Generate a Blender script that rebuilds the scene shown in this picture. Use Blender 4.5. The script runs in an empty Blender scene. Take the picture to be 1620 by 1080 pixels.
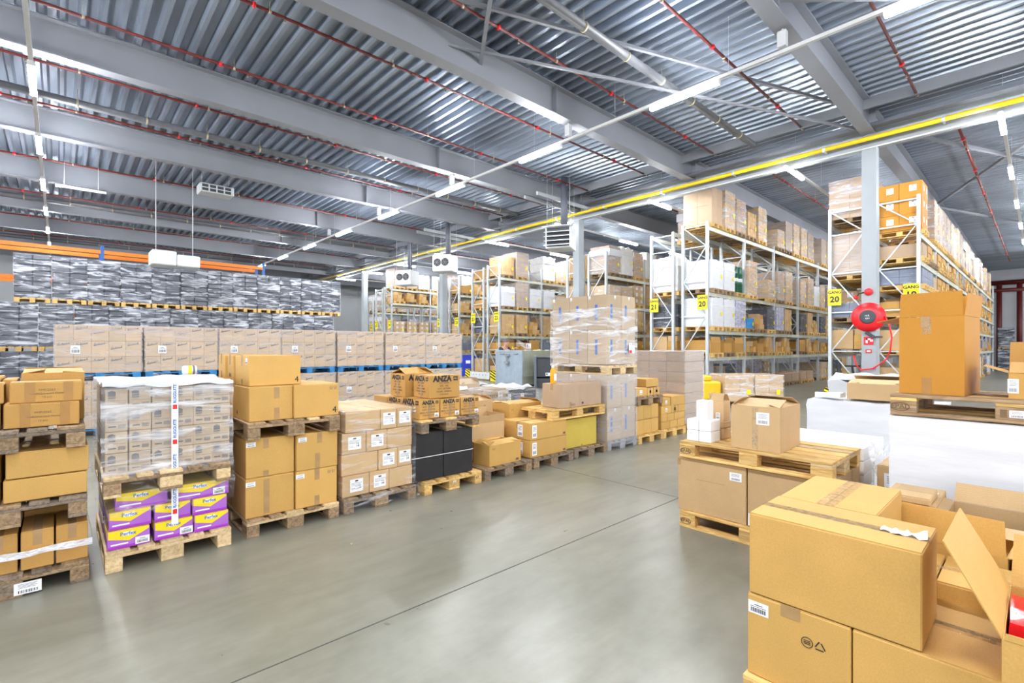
import bpy, bmesh, math, random
from mathutils import Vector, Matrix, noise
R = math.radians
PI = math.pi
random.seed(7)
C = bpy.context.scene.collection
SC = bpy.context.scene

# ------------------------------------------------------------------ camera, world, exposure
cam_d = bpy.data.cameras.new('camera'); cam = bpy.data.objects.new('camera', cam_d); C.objects.link(cam)
SC.camera = cam
cam.location = (0, 0, 1.62)
cam_d.sensor_width = 36
cam_d.lens = 775 / 1620 * 36
cam_d.shift_y = 9 / 1620
cam_d.clip_start = 0.05; cam_d.clip_end = 300
_f = Vector((math.cos(R(47.3)), math.sin(R(47.3)), 0))
cam.rotation_euler = (R(90), 0, R(47.3 - 90))
W = bpy.data.worlds.new('world'); SC.world = W; W.use_nodes = True
bg = W.node_tree.nodes['Background']
bg.inputs['Color'].default_value = (0.93, 0.96, 1.0, 1); bg.inputs['Strength'].default_value = 1.35
LAMP_STRENGTH = 260
SC.view_settings.view_transform = 'Standard'; SC.view_settings.look = 'None'
SC.view_settings.gamma = 1; SC.view_settings.use_curve_mapping = False
SC.view_settings.exposure = 0.85

# ------------------------------------------------------------------ materials
MATS = {}
def nmat(name):
    m = bpy.data.materials.new(name); m.use_nodes = True
    nt = m.node_tree
    b = nt.nodes['Principled BSDF']
    MATS[name] = m
    return m, nt, b
def N(nt, t, **k):
    n = nt.nodes.new(t)
    for a, v in k.items(): setattr(n, a, v)
    return n
def plain(name, col, rough=.5, metal=0., spec=.5, var=0., scale=8., bump=0., stretch=(1,1,1), col2=None, lo=.35, hi=.65):
    m, nt, b = nmat(name)
    b.inputs['Roughness'].default_value = rough; b.inputs['Metallic'].default_value = metal
    b.inputs['Specular IOR Level'].default_value = spec
    tc = N(nt, 'ShaderNodeTexCoord'); mp = N(nt, 'ShaderNodeMapping'); mp.inputs['Scale'].default_value = stretch
    nt.links.new(tc.outputs['Object'], mp.inputs['Vector'])
    no = N(nt, 'ShaderNodeTexNoise'); no.inputs['Scale'].default_value = scale; no.inputs['Detail'].default_value = 4
    nt.links.new(mp.outputs[0], no.inputs['Vector'])
    cr = N(nt, 'ShaderNodeValToRGB')
    c2 = col2 or tuple(max(0, c * (1 - var)) for c in col)
    cr.color_ramp.elements[0].position = lo; cr.color_ramp.elements[0].color = (*c2, 1)
    cr.color_ramp.elements[1].position = hi; cr.color_ramp.elements[1].color = (*col, 1)
    nt.links.new(no.outputs['Fac'], cr.inputs['Fac']); nt.links.new(cr.outputs['Color'], b.inputs['Base Color'])
    if bump:
        bp = N(nt, 'ShaderNodeBump'); bp.inputs['Strength'].default_value = bump; bp.inputs['Distance'].default_value = .01
        nt.links.new(no.outputs['Fac'], bp.inputs['Height']); nt.links.new(bp.outputs[0], b.inputs['Normal'])
    return m
def kraft(name, col):
    m, nt, b = nmat(name)
    b.inputs['Roughness'].default_value = .62; b.inputs['Specular IOR Level'].default_value = .3
    tc = N(nt, 'ShaderNodeTexCoord')
    n1 = N(nt, 'ShaderNodeTexNoise'); n1.inputs['Scale'].default_value = 5; n1.inputs['Detail'].default_value = 3
    n2 = N(nt, 'ShaderNodeTexNoise'); n2.inputs['Scale'].default_value = 160; n2.inputs['Detail'].default_value = 2
    oi = N(nt, 'ShaderNodeObjectInfo')
    for n in (n1, n2): nt.links.new(tc.outputs['Object'], n.inputs['Vector'])
    mx = N(nt, 'ShaderNodeMix', data_type='RGBA'); mx.inputs['A'].default_value = (*[c * .86 for c in col], 1); mx.inputs['B'].default_value = (*[min(1, c * 1.06) for c in col], 1)
    nt.links.new(n1.outputs['Fac'], mx.inputs['Factor'])
    mx2 = N(nt, 'ShaderNodeMix', data_type='RGBA', blend_type='MULTIPLY'); mx2.inputs['Factor'].default_value = .25
    nt.links.new(mx.outputs['Result'], mx2.inputs['A']); nt.links.new(n2.outputs['Fac'], mx2.inputs['B'])
    hs = N(nt, 'ShaderNodeHueSaturation')
    mr = N(nt, 'ShaderNodeMapRange'); mr.inputs['To Min'].default_value = .93; mr.inputs['To Max'].default_value = 1.12
    nt.links.new(oi.outputs['Random'], mr.inputs['Value']); nt.links.new(mr.outputs[0], hs.inputs['Value'])
    nt.links.new(mx2.outputs['Result'], hs.inputs['Color']); nt.links.new(hs.outputs[0], b.inputs['Base Color'])
    wv = N(nt, 'ShaderNodeTexWave'); wv.inputs['Scale'].default_value = 45; wv.inputs['Distortion'].default_value = .5
    nt.links.new(tc.outputs['Object'], wv.inputs['Vector'])
    bp = N(nt, 'ShaderNodeBump'); bp.inputs['Strength'].default_value = .06; bp.inputs['Distance'].default_value = .003
    nt.links.new(wv.outputs['Fac'], bp.inputs['Height']); nt.links.new(bp.outputs[0], b.inputs['Normal'])
    return m
def wood(name, col, dark, rough=.75):
    m, nt, b = nmat(name)
    b.inputs['Roughness'].default_value = rough; b.inputs['Specular IOR Level'].default_value = .25
    tc = N(nt, 'ShaderNodeTexCoord'); oi = N(nt, 'ShaderNodeObjectInfo')
    ad = N(nt, 'ShaderNodeVectorMath', operation='ADD'); nt.links.new(tc.outputs['Object'], ad.inputs[0])
    sc = N(nt, 'ShaderNodeVectorMath', operation='SCALE'); sc.inputs['Scale'].default_value = 37
    cx = N(nt, 'ShaderNodeCombineXYZ'); nt.links.new(oi.outputs['Random'], cx.inputs[0]); nt.links.new(oi.outputs['Random'], cx.inputs[2])
    nt.links.new(cx.outputs[0], sc.inputs[0]); nt.links.new(sc.outputs[0], ad.inputs[1])
    mp = N(nt, 'ShaderNodeMapping'); mp.inputs['Scale'].default_value = (14, 1.8, 16); nt.links.new(ad.outputs[0], mp.inputs['Vector'])
    n1 = N(nt, 'ShaderNodeTexNoise'); n1.inputs['Scale'].default_value = 3.2; n1.inputs['Detail'].default_value = 6; n1.inputs['Distortion'].default_value = .6
    nt.links.new(mp.outputs[0], n1.inputs['Vector'])
    cr = N(nt, 'ShaderNodeValToRGB')
    cr.color_ramp.elements[0].position = .28; cr.color_ramp.elements[0].color = (*dark, 1)
    cr.color_ramp.elements[1].position = .62; cr.color_ramp.elements[1].color = (*col, 1)
    nt.links.new(n1.outputs['Fac'], cr.inputs['Fac'])
    hs = N(nt, 'ShaderNodeHueSaturation'); mr = N(nt, 'ShaderNodeMapRange'); mr.inputs['To Min'].default_value = .75; mr.inputs['To Max'].default_value = 1.18
    nt.links.new(oi.outputs['Random'], mr.inputs['Value']); nt.links.new(mr.outputs[0], hs.inputs['Value'])
    nt.links.new(cr.outputs[0], hs.inputs['Color']); nt.links.new(hs.outputs[0], b.inputs['Base Color'])
    bp = N(nt, 'ShaderNodeBump'); bp.inputs['Strength'].default_value = .35; bp.inputs['Distance'].default_value = .004
    nt.links.new(n1.outputs['Fac'], bp.inputs['Height']); nt.links.new(bp.outputs[0], b.inputs['Normal'])
    return m
def film(name, lo, hi, p0=.42, p1=.72, col=(.9, .92, .97), rough=.16, st=(1.2, 1.2, 7), bump=.5, sc=2.6):
    m, nt, b = nmat(name)
    out = nt.nodes['Material Output']
    b.inputs['Base Color'].default_value = (*col, 1); b.inputs['Roughness'].default_value = rough; b.inputs['Specular IOR Level'].default_value = .8
    tc = N(nt, 'ShaderNodeTexCoord'); mp = N(nt, 'ShaderNodeMapping'); mp.inputs['Scale'].default_value = st; mp.inputs['Rotation'].default_value = (R(8), R(10), 0)
    oi = N(nt, 'ShaderNodeObjectInfo'); ad = N(nt, 'ShaderNodeVectorMath', operation='ADD'); sc_ = N(nt, 'ShaderNodeVectorMath', operation='SCALE'); sc_.inputs['Scale'].default_value = 25
    cx = N(nt, 'ShaderNodeCombineXYZ'); nt.links.new(oi.outputs['Random'], cx.inputs[0]); nt.links.new(oi.outputs['Random'], cx.inputs[1])
    nt.links.new(cx.outputs[0], sc_.inputs[0]); nt.links.new(tc.outputs['Object'], ad.inputs[0]); nt.links.new(sc_.outputs[0], ad.inputs[1])
    nt.links.new(ad.outputs[0], mp.inputs['Vector'])
    n1 = N(nt, 'ShaderNodeTexNoise'); n1.inputs['Scale'].default_value = sc; n1.inputs['Detail'].default_value = 5; n1.inputs['Roughness'].default_value = .62; n1.inputs['Distortion'].default_value = .8
    nt.links.new(mp.outputs[0], n1.inputs['Vector'])
    mr = N(nt, 'ShaderNodeMapRange'); mr.inputs['From Min'].default_value = p0; mr.inputs['From Max'].default_value = p1
    mr.inputs['To Min'].default_value = lo; mr.inputs['To Max'].default_value = hi
    nt.links.new(n1.outputs['Fac'], mr.inputs['Value'])  # streaky opacity; the strong settings paint highlights onto the wrap
    tr = N(nt, 'ShaderNodeBsdfTransparent'); mx = N(nt, 'ShaderNodeMixShader')
    nt.links.new(mr.outputs[0], mx.inputs['Fac']); nt.links.new(tr.outputs[0], mx.inputs[1]); nt.links.new(b.outputs[0], mx.inputs[2])
    n2 = N(nt, 'ShaderNodeTexNoise'); n2.inputs['Scale'].default_value = sc * 3; n2.inputs['Detail'].default_value = 4; nt.links.new(mp.outputs[0], n2.inputs['Vector'])
    bp = N(nt, 'ShaderNodeBump'); bp.inputs['Strength'].default_value = bump; bp.inputs['Distance'].default_value = .03
    nt.links.new(n2.outputs['Fac'], bp.inputs['Height']); nt.links.new(bp.outputs[0], b.inputs['Normal'])
    nt.links.new(mx.outputs[0], out.inputs['Surface'])
    return m
def emit(name, col, s):
    m, nt, b = nmat(name)
    b.inputs['Base Color'].default_value = (*col, 1)
    b.inputs['Emission Color'].default_value = (*col, 1); b.inputs['Emission Strength'].default_value = s
    return m

K = kraft('golden_cardboard', (.68, .40, .115))
K2 = kraft('pale_cardboard', (.65, .435, .22))
K3 = kraft('orange_cardboard', (.60, .27, .035))
K4 = kraft('rosy_cardboard', (.52, .37, .245))
KY = kraft('yellow_cardboard', (.62, .46, .08))
KD = kraft('worn_cardboard', (.60, .33, .09))
KG = kraft('greyed_cardboard', (.52, .395, .26))
WP = wood('pine_wood', (.72, .55, .32), (.50, .33, .15))
WY = wood('yellow_pine_wood', (.78, .52, .20), (.50, .28, .08))
WA = wood('aged_wood', (.38, .26, .15), (.17, .11, .06))
WG = wood('weathered_grey_wood', (.27, .21, .155), (.12, .09, .065))
WB = plain('blue_pallet_paint', (.03, .26, .60), .6, var=.4, scale=9)
WPL = plain('grey_pallet_plastic', (.32, .33, .36), .4, var=.2)
F1 = film('clear_film', .03, .55, .52, .76)
F2 = film('milky_film', .20, .40, .35, .70, col=(.80, .79, .82), st=(.5, .5, 4), bump=.25)
F3 = film('silvery_highlight_film', .05, .88, .47, .71, col=(.86, .90, 1.0), rough=.12, st=(.8, .8, 4.5), sc=1.9)  # broad white streaks are highlights put into the film's opacity
F4 = film('strong_film', .10, .80, .46, .72, st=(.9, .9, 5), sc=2.0)
FR = film('film_rope', .35, .9, .3, .6, st=(4, 4, 12))
WHT = plain('white_wrap', (.72, .735, .77), .32, var=.07, scale=2.2, stretch=(1, 1, 5), bump=.5)
WHTS = plain('white_foil_bag', (.82, .81, .78), .4, var=.12, scale=3, bump=.5)
LBL = plain('white_label_paper', (.86, .87, .9), .5, var=.03)
INK = plain('black_print', (.022, .02, .02), .6, var=.1)
INKG = plain('grey_print', (.12, .11, .11), .6, var=.15)
INKB = plain('brown_print', (.19, .12, .06), .6, var=.15)
INKBL = plain('blue_print', (.05, .16, .48), .6, var=.15)
INKR = plain('red_print', (.75, .02, .02), .5, var=.1)
TAPE = plain('brown_tape', (.44, .27, .12), .22, var=.15, scale=12)
TAPED = plain('dark_brown_tape', (.40, .20, .045), .25, var=.1, scale=12)
TAPEC = film('clear_tape', .12, .55, .5, .68, col=(.80, .66, .45), rough=.1, st=(14, 14, 14), bump=.8)
VIO = plain('violet_print', (.42, .14, .60), .4, var=.08)
VIOD = plain('deep_violet_print', (.38, .035, .55), .4, var=.08)
YEL = plain('yellow_print', (.90, .68, .01), .4, var=.05)
BLK = plain('black_cardboard', (.022, .021, .024), .45, var=.2)
NAVY = plain('dark_crate_plastic', (.055, .062, .085), .22, var=.25, scale=4)
STEEL = plain('galvanised_steel', (.56, .60, .62), .42, .35, var=.1, scale=5)
STEELD = plain('grey_painted_steel', (.30, .31, .33), .5, .1, var=.08, scale=2)
COLM = plain('light_grey_column_paint', (.34, .37, .39), .5, 0, var=.06, scale=2)
BEAM = plain('beam_paint', (.25, .26, .29), .5, 0, var=.08, scale=1.2)
DECK = plain('roof_deck_steel', (.34, .39, .47), .34, .6, var=.28, scale=1.5, stretch=(1, .25, 1))
REDP = plain('red_pipe_paint', (.17, .020, .017), .45, var=.2)
RED = plain('signal_red_paint', (.80, .012, .02), .35, var=.06)
DRAIN = plain('grey_drain_plastic', (.13, .135, .15), .45, var=.15)
BRASS = plain('hanger_metal', (.50, .45, .30), .4, .5)
YPIPE = plain('yellow_gas_pipe_paint', (.84, .52, .0), .4, var=.08)
ORB = plain('orange_beam_paint', (.90, .22, .01), .45, var=.06)
BLU = plain('blue_upright_paint', (.02, .12, .42), .45, var=.1)
BBIN = plain('blue_bin_plastic', (.02, .04, .50), .35, var=.1)
DGR = plain('dark_grey_plastic', (.045, .05, .06), .4, var=.15)
GRN = plain('green_drum_plastic', (.01, .10, .05), .35, var=.1)
CONT = plain('blue_grey_container_paint', (.36, .43, .50), .5, .1, var=.14, scale=4)
CONTO = plain('olive_container_paint', (.36, .37, .29), .5, .1, var=.14, scale=4)
APPL = plain('white_appliance_enamel', (.70, .72, .73), .4, var=.05)
GRILL = plain('dark_grille', (.035, .035, .04), .5)
TRACK = plain('white_track_enamel', (.72, .72, .72), .4, var=.04)
LAMP = emit('lamp_diffuser', (.93, .96, 1.0), LAMP_STRENGTH)
LAMP2 = emit('rack_aisle_lamp_diffuser', (.93, .96, 1.0), LAMP_STRENGTH * .42)
SIGN = plain('yellow_sign', (.95, .80, .0), .4, var=.03)
WALLM = plain('grey_wall_panel', (.74, .76, .79), .5, var=.06, scale=1)
SKIN = plain('skin', (.62, .33, .25), .5, var=.08)
HAIR = plain('grey_hair', (.20, .17, .15), .7, var=.2)
NAVJ = plain('navy_jacket', (.02, .03, .07), .8, var=.3, bump=.3)
TROU = plain('dark_trousers', (.03, .035, .05), .85, var=.3)
INSIDE = kraft('carton_inside', (.36, .24, .13))
OBOT = plain('orange_bottle_plastic', (.92, .38, .005), .25, var=.05)
BLUE2 = plain('bright_blue_plastic', (.02, .28, .72), .35, var=.1)
COL1 = plain('printed_can_pack', (.25, .22, .42), .3, var=.6, scale=9, col2=(.62, .62, .70))
REDBOX = plain('red_end_carton', (.60, .03, .02), .5, var=.1)
CABLE = plain('dark_cable_tray', (.12, .13, .16), .5, .3)

def floor_mat():
    m, nt, b = nmat('polished_concrete')
    tc = N(nt, 'ShaderNodeTexCoord')
    def noise_(s, d, st=(1, 1, 1), r=.5):
        mp = N(nt, 'ShaderNodeMapping'); mp.inputs['Scale'].default_value = st; nt.links.new(tc.outputs['Object'], mp.inputs['Vector'])
        n = N(nt, 'ShaderNodeTexNoise'); n.inputs['Scale'].default_value = s; n.inputs['Detail'].default_value = d; n.inputs['Roughness'].default_value = r
        nt.links.new(mp.outputs[0], n.inputs['Vector']); return n
    a = noise_(.55, 5); f = noise_(9, 5); g = noise_(1.6, 6, (1, 4, 1), .6)
    cr = N(nt, 'ShaderNodeValToRGB'); cr.color_ramp.elements[0].position = .3; cr.color_ramp.elements[0].color = (.19, .183, .138, 1)
    cr.color_ramp.elements[1].position = .7; cr.color_ramp.elements[1].color = (.305, .292, .238, 1)
    nt.links.new(a.outputs['Fac'], cr.inputs['Fac'])
    m1 = N(nt, 'ShaderNodeMix', data_type='RGBA', blend_type='MULTIPLY'); m1.inputs['Factor'].default_value = .35
    cr2 = N(nt, 'ShaderNodeValToRGB'); cr2.color_ramp.elements[0].position = .35; cr2.color_ramp.elements[0].color = (.55, .55, .53, 1); cr2.color_ramp.elements[1].position = .62
    nt.links.new(g.outputs['Fac'], cr2.inputs['Fac']); nt.links.new(cr.outputs[0], m1.inputs['A']); nt.links.new(cr2.outputs[0], m1.inputs['B'])
    m2 = N(nt, 'ShaderNodeMix', data_type='RGBA', blend_type='MULTIPLY'); m2.inputs['Factor'].default_value = .22
    cr3 = N(nt, 'ShaderNodeValToRGB'); cr3.color_ramp.elements[0].position = .35; cr3.color_ramp.elements[0].color = (.6, .6, .6, 1); cr3.color_ramp.elements[1].position = .6
    nt.links.new(f.outputs['Fac'], cr3.inputs['Fac']); nt.links.new(m1.outputs['Result'], m2.inputs['A']); nt.links.new(cr3.outputs[0], m2.inputs['B'])
    nt.links.new(m2.outputs['Result'], b.inputs['Base Color'])
    mr = N(nt, 'ShaderNodeMapRange'); mr.inputs['To Min'].default_value = .22; mr.inputs['To Max'].default_value = .42
    nt.links.new(f.outputs['Fac'], mr.inputs['Value']); nt.links.new(mr.outputs[0], b.inputs['Roughness'])
    b.inputs['Specular IOR Level'].default_value = .5
    bp = N(nt, 'ShaderNodeBump'); bp.inputs['Strength'].default_value = .05; nt.links.new(f.outputs['Fac'], bp.inputs['Height']); nt.links.new(bp.outputs[0], b.inputs['Normal'])
    return m
FLOOR = floor_mat()

# ------------------------------------------------------------------ mesh helpers
class MB:
    """collects boxes, bars, tubes into one mesh"""
    def __init__(s): s.v = []; s.f = []; s.m = []; s.sm = []
    def add(s, vs, fs, mi=0, smooth=False):
        o = len(s.v); s.v += [tuple(v) for v in vs]
        for f in fs: s.f.append([o + i for i in f]); s.m.append(mi); s.sm.append(smooth)
        return s
    def box(s, x0, x1, y0, y1, z0, z1, mi=0):
        s.add([(x0,y0,z0),(x1,y0,z0),(x1,y1,z0),(x0,y1,z0),(x0,y0,z1),(x1,y0,z1),(x1,y1,z1),(x0,y1,z1)],
              [(0,3,2,1),(4,5,6,7),(0,1,5,4),(1,2,6,5),(2,3,7,6),(3,0,4,7)], mi)
        return s
    def bbox(s, x0, x1, y0, y1, z0, z1, b=.004, mi=0):
        """box with chamfered edges"""
        bm = bmesh.new(); bmesh.ops.create_cube(bm, size=1)
        for v in bm.verts: v.co = Vector(((x0+x1)/2 + v.co.x*(x1-x0), (y0+y1)/2 + v.co.y*(y1-y0), (z0+z1)/2 + v.co.z*(z1-z0)))
        bmesh.ops.bevel(bm, geom=bm.edges[:], offset=b, segments=1, affect='EDGES')
        bm.verts.index_update()
        s.add([v.co[:] for v in bm.verts], [[v.index for v in f.verts] for f in bm.faces], mi); bm.free()
        return s
    def bar(s, a, b, w, h, mi=0, up=(0,0,1)):
        """rectangular bar from a to b"""
        a = Vector(a); b = Vector(b); d = (b - a).normalized(); u = Vector(up)
        if abs(d.dot(u)) > .98: u = Vector((1,0,0))
        r = d.cross(u).normalized(); u = r.cross(d).normalized()
        vs = []
        for p in (a, b):
            for sx, sz in ((-1,-1),(1,-1),(1,1),(-1,1)): vs.append(p + r*sx*w/2 + u*sz*h/2)
        s.add(vs, [(0,1,2,3),(7,6,5,4),(0,4,5,1),(1,5,6,2),(2,6,7,3),(3,7,4,0)], mi)
        return s
    def tube(s, pts, r, n=8, mi=0, caps=True, closed=False):
        pts = [Vector(p) for p in pts]; rings = []
        rs = r if isinstance(r, (list, tuple)) else [r]*len(pts)
        L = len(pts)
        for i, p in enumerate(pts):
            if closed: d = pts[(i+1) % L] - pts[i-1]
            else: d = pts[min(i+1, L-1)] - pts[max(i-1, 0)]
            d.normalize(); u = Vector((0,0,1)) if abs(d.z) < .9 else Vector((1,0,0))
            a = d.cross(u).normalized(); c = a.cross(d)
            rings.append([p + (a*math.cos(2*PI*k/n) + c*math.sin(2*PI*k/n))*rs[i] for k in range(n)])
        vs = [v for ring in rings for v in ring]; fs = []
        for i in range(L if closed else L-1):
            j = (i+1) % L
            for k in range(n): fs.append((i*n+k, i*n+(k+1)%n, j*n+(k+1)%n, j*n+k))
        if caps and not closed: fs.append(list(range(n))[::-1]); fs.append([(L-1)*n+k for k in range(n)])
        s.add(vs, fs, mi, True)
        return s
    def lathe(s, prof, n=24, mi=0, c=(0,0,0), axis='z'):
        vs = []
        for r, z in prof:
            for k in range(n):
                a = 2*PI*k/n; x, y = r*math.cos(a), r*math.sin(a)
                vs.append((c[0]+x, c[1]+y, c[2]+z) if axis == 'z' else (c[0]+z, c[1]+x, c[2]+y))
        fs = []
        for i in range(len(prof)-1):
            for k in range(n): fs.append((i*n+k, i*n+(k+1)%n, (i+1)*n+(k+1)%n, (i+1)*n+k))
        s.add(vs, fs, mi, True); s.add(vs[:n], [list(range(n))[::-1]], mi); s.add(vs[-n:], [list(range(n))], mi)
        return s
    def mesh(s, name, mats):
        me = bpy.data.meshes.new(name); me.from_pydata(s.v, [], s.f)
        for m in (mats if isinstance(mats, (list, tuple)) else [mats]): me.materials.append(m)
        me.polygons.foreach_set('material_index', s.m); me.polygons.foreach_set('use_smooth', s.sm)
        me.update()
        return me
    def build(s, name, mats, parent=None, loc=(0,0,0)):
        return put(name, s.mesh(name, mats), parent, loc)
KIDS = {}      # parent name -> its parts (quicker than .children)
def put(name, me, parent=None, loc=(0,0,0), rot=None, mat4=None):
    o = bpy.data.objects.new(name, me); C.objects.link(o)
    if parent is not None: o.parent = parent; KIDS.setdefault(parent.name, []).append(o)
    if mat4 is not None: o.matrix_local = mat4
    else:
        o.location = loc
        if rot: o.rotation_euler = rot
    return o
def tag(o, label, cat, group=None, kind=None):
    if label: o['label'] = label
    if cat: o['category'] = cat
    if group: o['group'] = group
    if kind: o['kind'] = kind
    return o
def thing(name, label, cat, loc=(0,0,0), rz=0, group=None):
    o = bpy.data.objects.new(name, None); C.objects.link(o); o.empty_display_size = .1
    o.location = loc; o.rotation_euler = (0, 0, rz)
    return tag(o, label, cat, group)
def struct(o): o['kind'] = 'structure'; return o
def copy_tree(o, parent=None, loc=None, rz=None, label=None, group=None):
    c = o.copy(); C.objects.link(c)
    if parent is not None: c.parent = parent; KIDS.setdefault(parent.name, []).append(c)
    if loc is not None: c.location = loc
    if rz is not None: c.rotation_euler = (0, 0, rz)
    if label: c['label'] = label
    if group: c['group'] = group
    for ch in KIDS.get(o.name, []): copy_tree(ch, c)
    return c

# decals: placed on a face of a box of size (w,d,h) whose origin is base centre
def face_matrix(size, face, u, v, off=.0012):
    w, d, h = size
    if face == 'F': r, up, n, p = Vector((1,0,0)), Vector((0,0,1)), Vector((0,-1,0)), Vector((-w/2 + u*w, -d/2, v*h))
    elif face == 'L': r, up, n, p = Vector((0,-1,0)), Vector((0,0,1)), Vector((-1,0,0)), Vector((-w/2, d/2 - u*d, v*h))
    elif face == 'B': r, up, n, p = Vector((-1,0,0)), Vector((0,0,1)), Vector((0,1,0)), Vector((w/2 - u*w, d/2, v*h))
    elif face == 'R': r, up, n, p = Vector((0,1,0)), Vector((0,0,1)), Vector((1,0,0)), Vector((w/2, -d/2 + u*d, v*h))
    else: r, up, n, p = Vector((1,0,0)), Vector((0,1,0)), Vector((0,0,1)), Vector((-w/2 + u*w, -d/2 + v*d, h))
    p = p + n*off
    M = Matrix((( r.x, up.x, n.x, p.x), (r.y, up.y, n.y, p.y), (r.z, up.z, n.z, p.z), (0,0,0,1)))
    return M
TXT = {}
def text_mesh(s, size, mat, bold=0., align='CENTER', shear=0., spacing=1., thick=.0004):
    key = (s, size, mat.name, bold, align, shear)
    if key in TXT: return TXT[key]
    cu = bpy.data.curves.new('lettering', 'FONT'); cu.body = s; cu.size = size; cu.align_x = align; cu.align_y = 'CENTER'
    cu.offset = bold * size; cu.shear = shear; cu.extrude = thick; cu.resolution_u = 2; cu.space_character = spacing
    o = bpy.data.objects.new('lettering', cu); C.objects.link(o)
    dg = bpy.context.evaluated_depsgraph_get(); dg.update()
    me = bpy.data.meshes.new_from_object(o.evaluated_get(dg)); me.materials.clear(); me.materials.append(mat)
    bpy.data.objects.remove(o); TXT[key] = me; me.name = 'lettering'
    return me
LM = {}
def label_mesh(w, h, style=0):
    """white sticker with printed lines and a barcode"""
    key = (round(w,3), round(h,3), style)
    if key in LM: return LM[key]
    b = MB(); b.box(-w/2, w/2, -h/2, h/2, 0, .0008)
    z0, z1 = .0008, .0012
    rnd = random.Random(style*7 + int(w*1000))
    if style == 0:      # barcode along the bottom
        x = -w*.38
        while x < w*.38:
            bw = w*rnd.choice((.012, .022, .035)); b.box(x, x+bw, -h*.36, -h*.02, z0, z1, 1); x += bw + w*rnd.choice((.015, .025))
        b.box(-w*.2, w*.2, h*.2, h*.27, z0, z1, 2); b.box(-w*.4, w*.4, h*.06, h*.10, z0, z1, 2)
    elif style == 1:    # headed sheet with a small dark block at the right
        b.box(-w*.12, w*.12, h*.30, h*.42, z0, z1, 1)
        for k in range(3): b.box(-w*.42, w*(.42-.1*k), h*(.18-.1*k), h*(.205-.1*k), z0, z1, 2)
        for k in range(2): b.box(-w*.42, -w*.1, h*(-.22-.1*k), h*(-.2-.1*k), z0, z1, 2)
        for i in range(5):
            for j in range(5):
                if (i*3 + j*5 + i*j) % 3 != 0: b.box(w*(.14+.05*i), w*(.19+.05*i), h*(-.36+.07*j), h*(-.29+.07*j), z0, z1, 2)
    else:               # two stacked blocks
        for k in range(4): b.box(-w*.35, w*(.35-.08*(k % 2)), h*(.33-.1*k), h*(.36-.1*k), z0, z1, 2)
        x = -w*.35
        while x < w*.35:
            bw = w*rnd.choice((.02, .035)); b.box(x, x+bw, -h*.4, -h*.15, z0, z1, 1); x += bw + w*.03
    LM[key] = b.mesh('label_sheet', [LBL, INK, INKG]); return LM[key]

def mark(o, size, kind, face, u, v, *a):
    """printed mark, sticker or tape strip as a child of a carton"""
    if kind == 'label': return put('shipping_label', label_mesh(*a), o, mat4=face_matrix(size, face, u, v))
    if kind == 'text':
        s, sz, mat = a[:3]; bold = a[3] if len(a) > 3 else 0; al = a[4] if len(a) > 4 else 'CENTER'
        return put('printed_text', text_mesh(s, sz, mat, bold, al), o, mat4=face_matrix(size, face, u, v, .0016))
    if kind == 'patch':
        w, h, mat, nm = a[:4]
        b = MB().box(-w/2, w/2, -h/2, h/2, 0, .0008); return put(nm, b.mesh(nm, mat), o, mat4=face_matrix(size, face, u, v, .001))
    if kind == 'recycle':
        s = a[0]; b = MB()
        for k in range(3):
            t0, t1 = R(90 + 120*k), R(210 + 120*k)
            p = Vector((math.cos(t0)*s/2, math.sin(t0)*s/2, .0006)); q = Vector((math.cos(t1)*s/2, math.sin(t1)*s/2, .0006))
            b.bar(p.lerp(q, .12), p.lerp(q, .80), s*.09, .0008, 0)
        ring = [(-s*.95 + math.cos(2*PI*k/14)*s*.42, math.sin(2*PI*k/14)*s*.42, .0006) for k in range(14)]
        b.tube(ring, s*.03, 4, 0, closed=True)
        for k in range(3): b.box(-s*1.2, -s*.7, -s*.16+s*.13*k, -s*.10+s*.13*k, 0, .0008)
        return put('recycling_symbol', b.mesh('recycling_symbol', INK), o, mat4=face_matrix(size, face, u, v, .001))
    if kind == 'glyph':     # fragile / this-way-up pair
        s = a[0]; b = MB()
        for q in (0, 1.3*s):
            b.box(q-s*.3, q-s*.2, -s*.4, s*.1, 0, .0008); b.box(q+s*.2, q+s*.3, -s*.4, s*.1, 0, .0008)
            b.bar((q-s*.42, s*.02, .0004), (q-s*.2, s*.4, .0004), s*.1, .0008); b.bar((q+s*.42, s*.02, .0004), (q+s*.2, s*.4, .0004), s*.1, .0008)
            b.box(q-s*.4, q+s*.4, -s*.5, -s*.42, 0, .0008)
        return put('handling_symbol', b.mesh('handling_symbol', a[1] if len(a) > 1 else INKG), o, mat4=face_matrix(size, face, u, v, .001))

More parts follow.
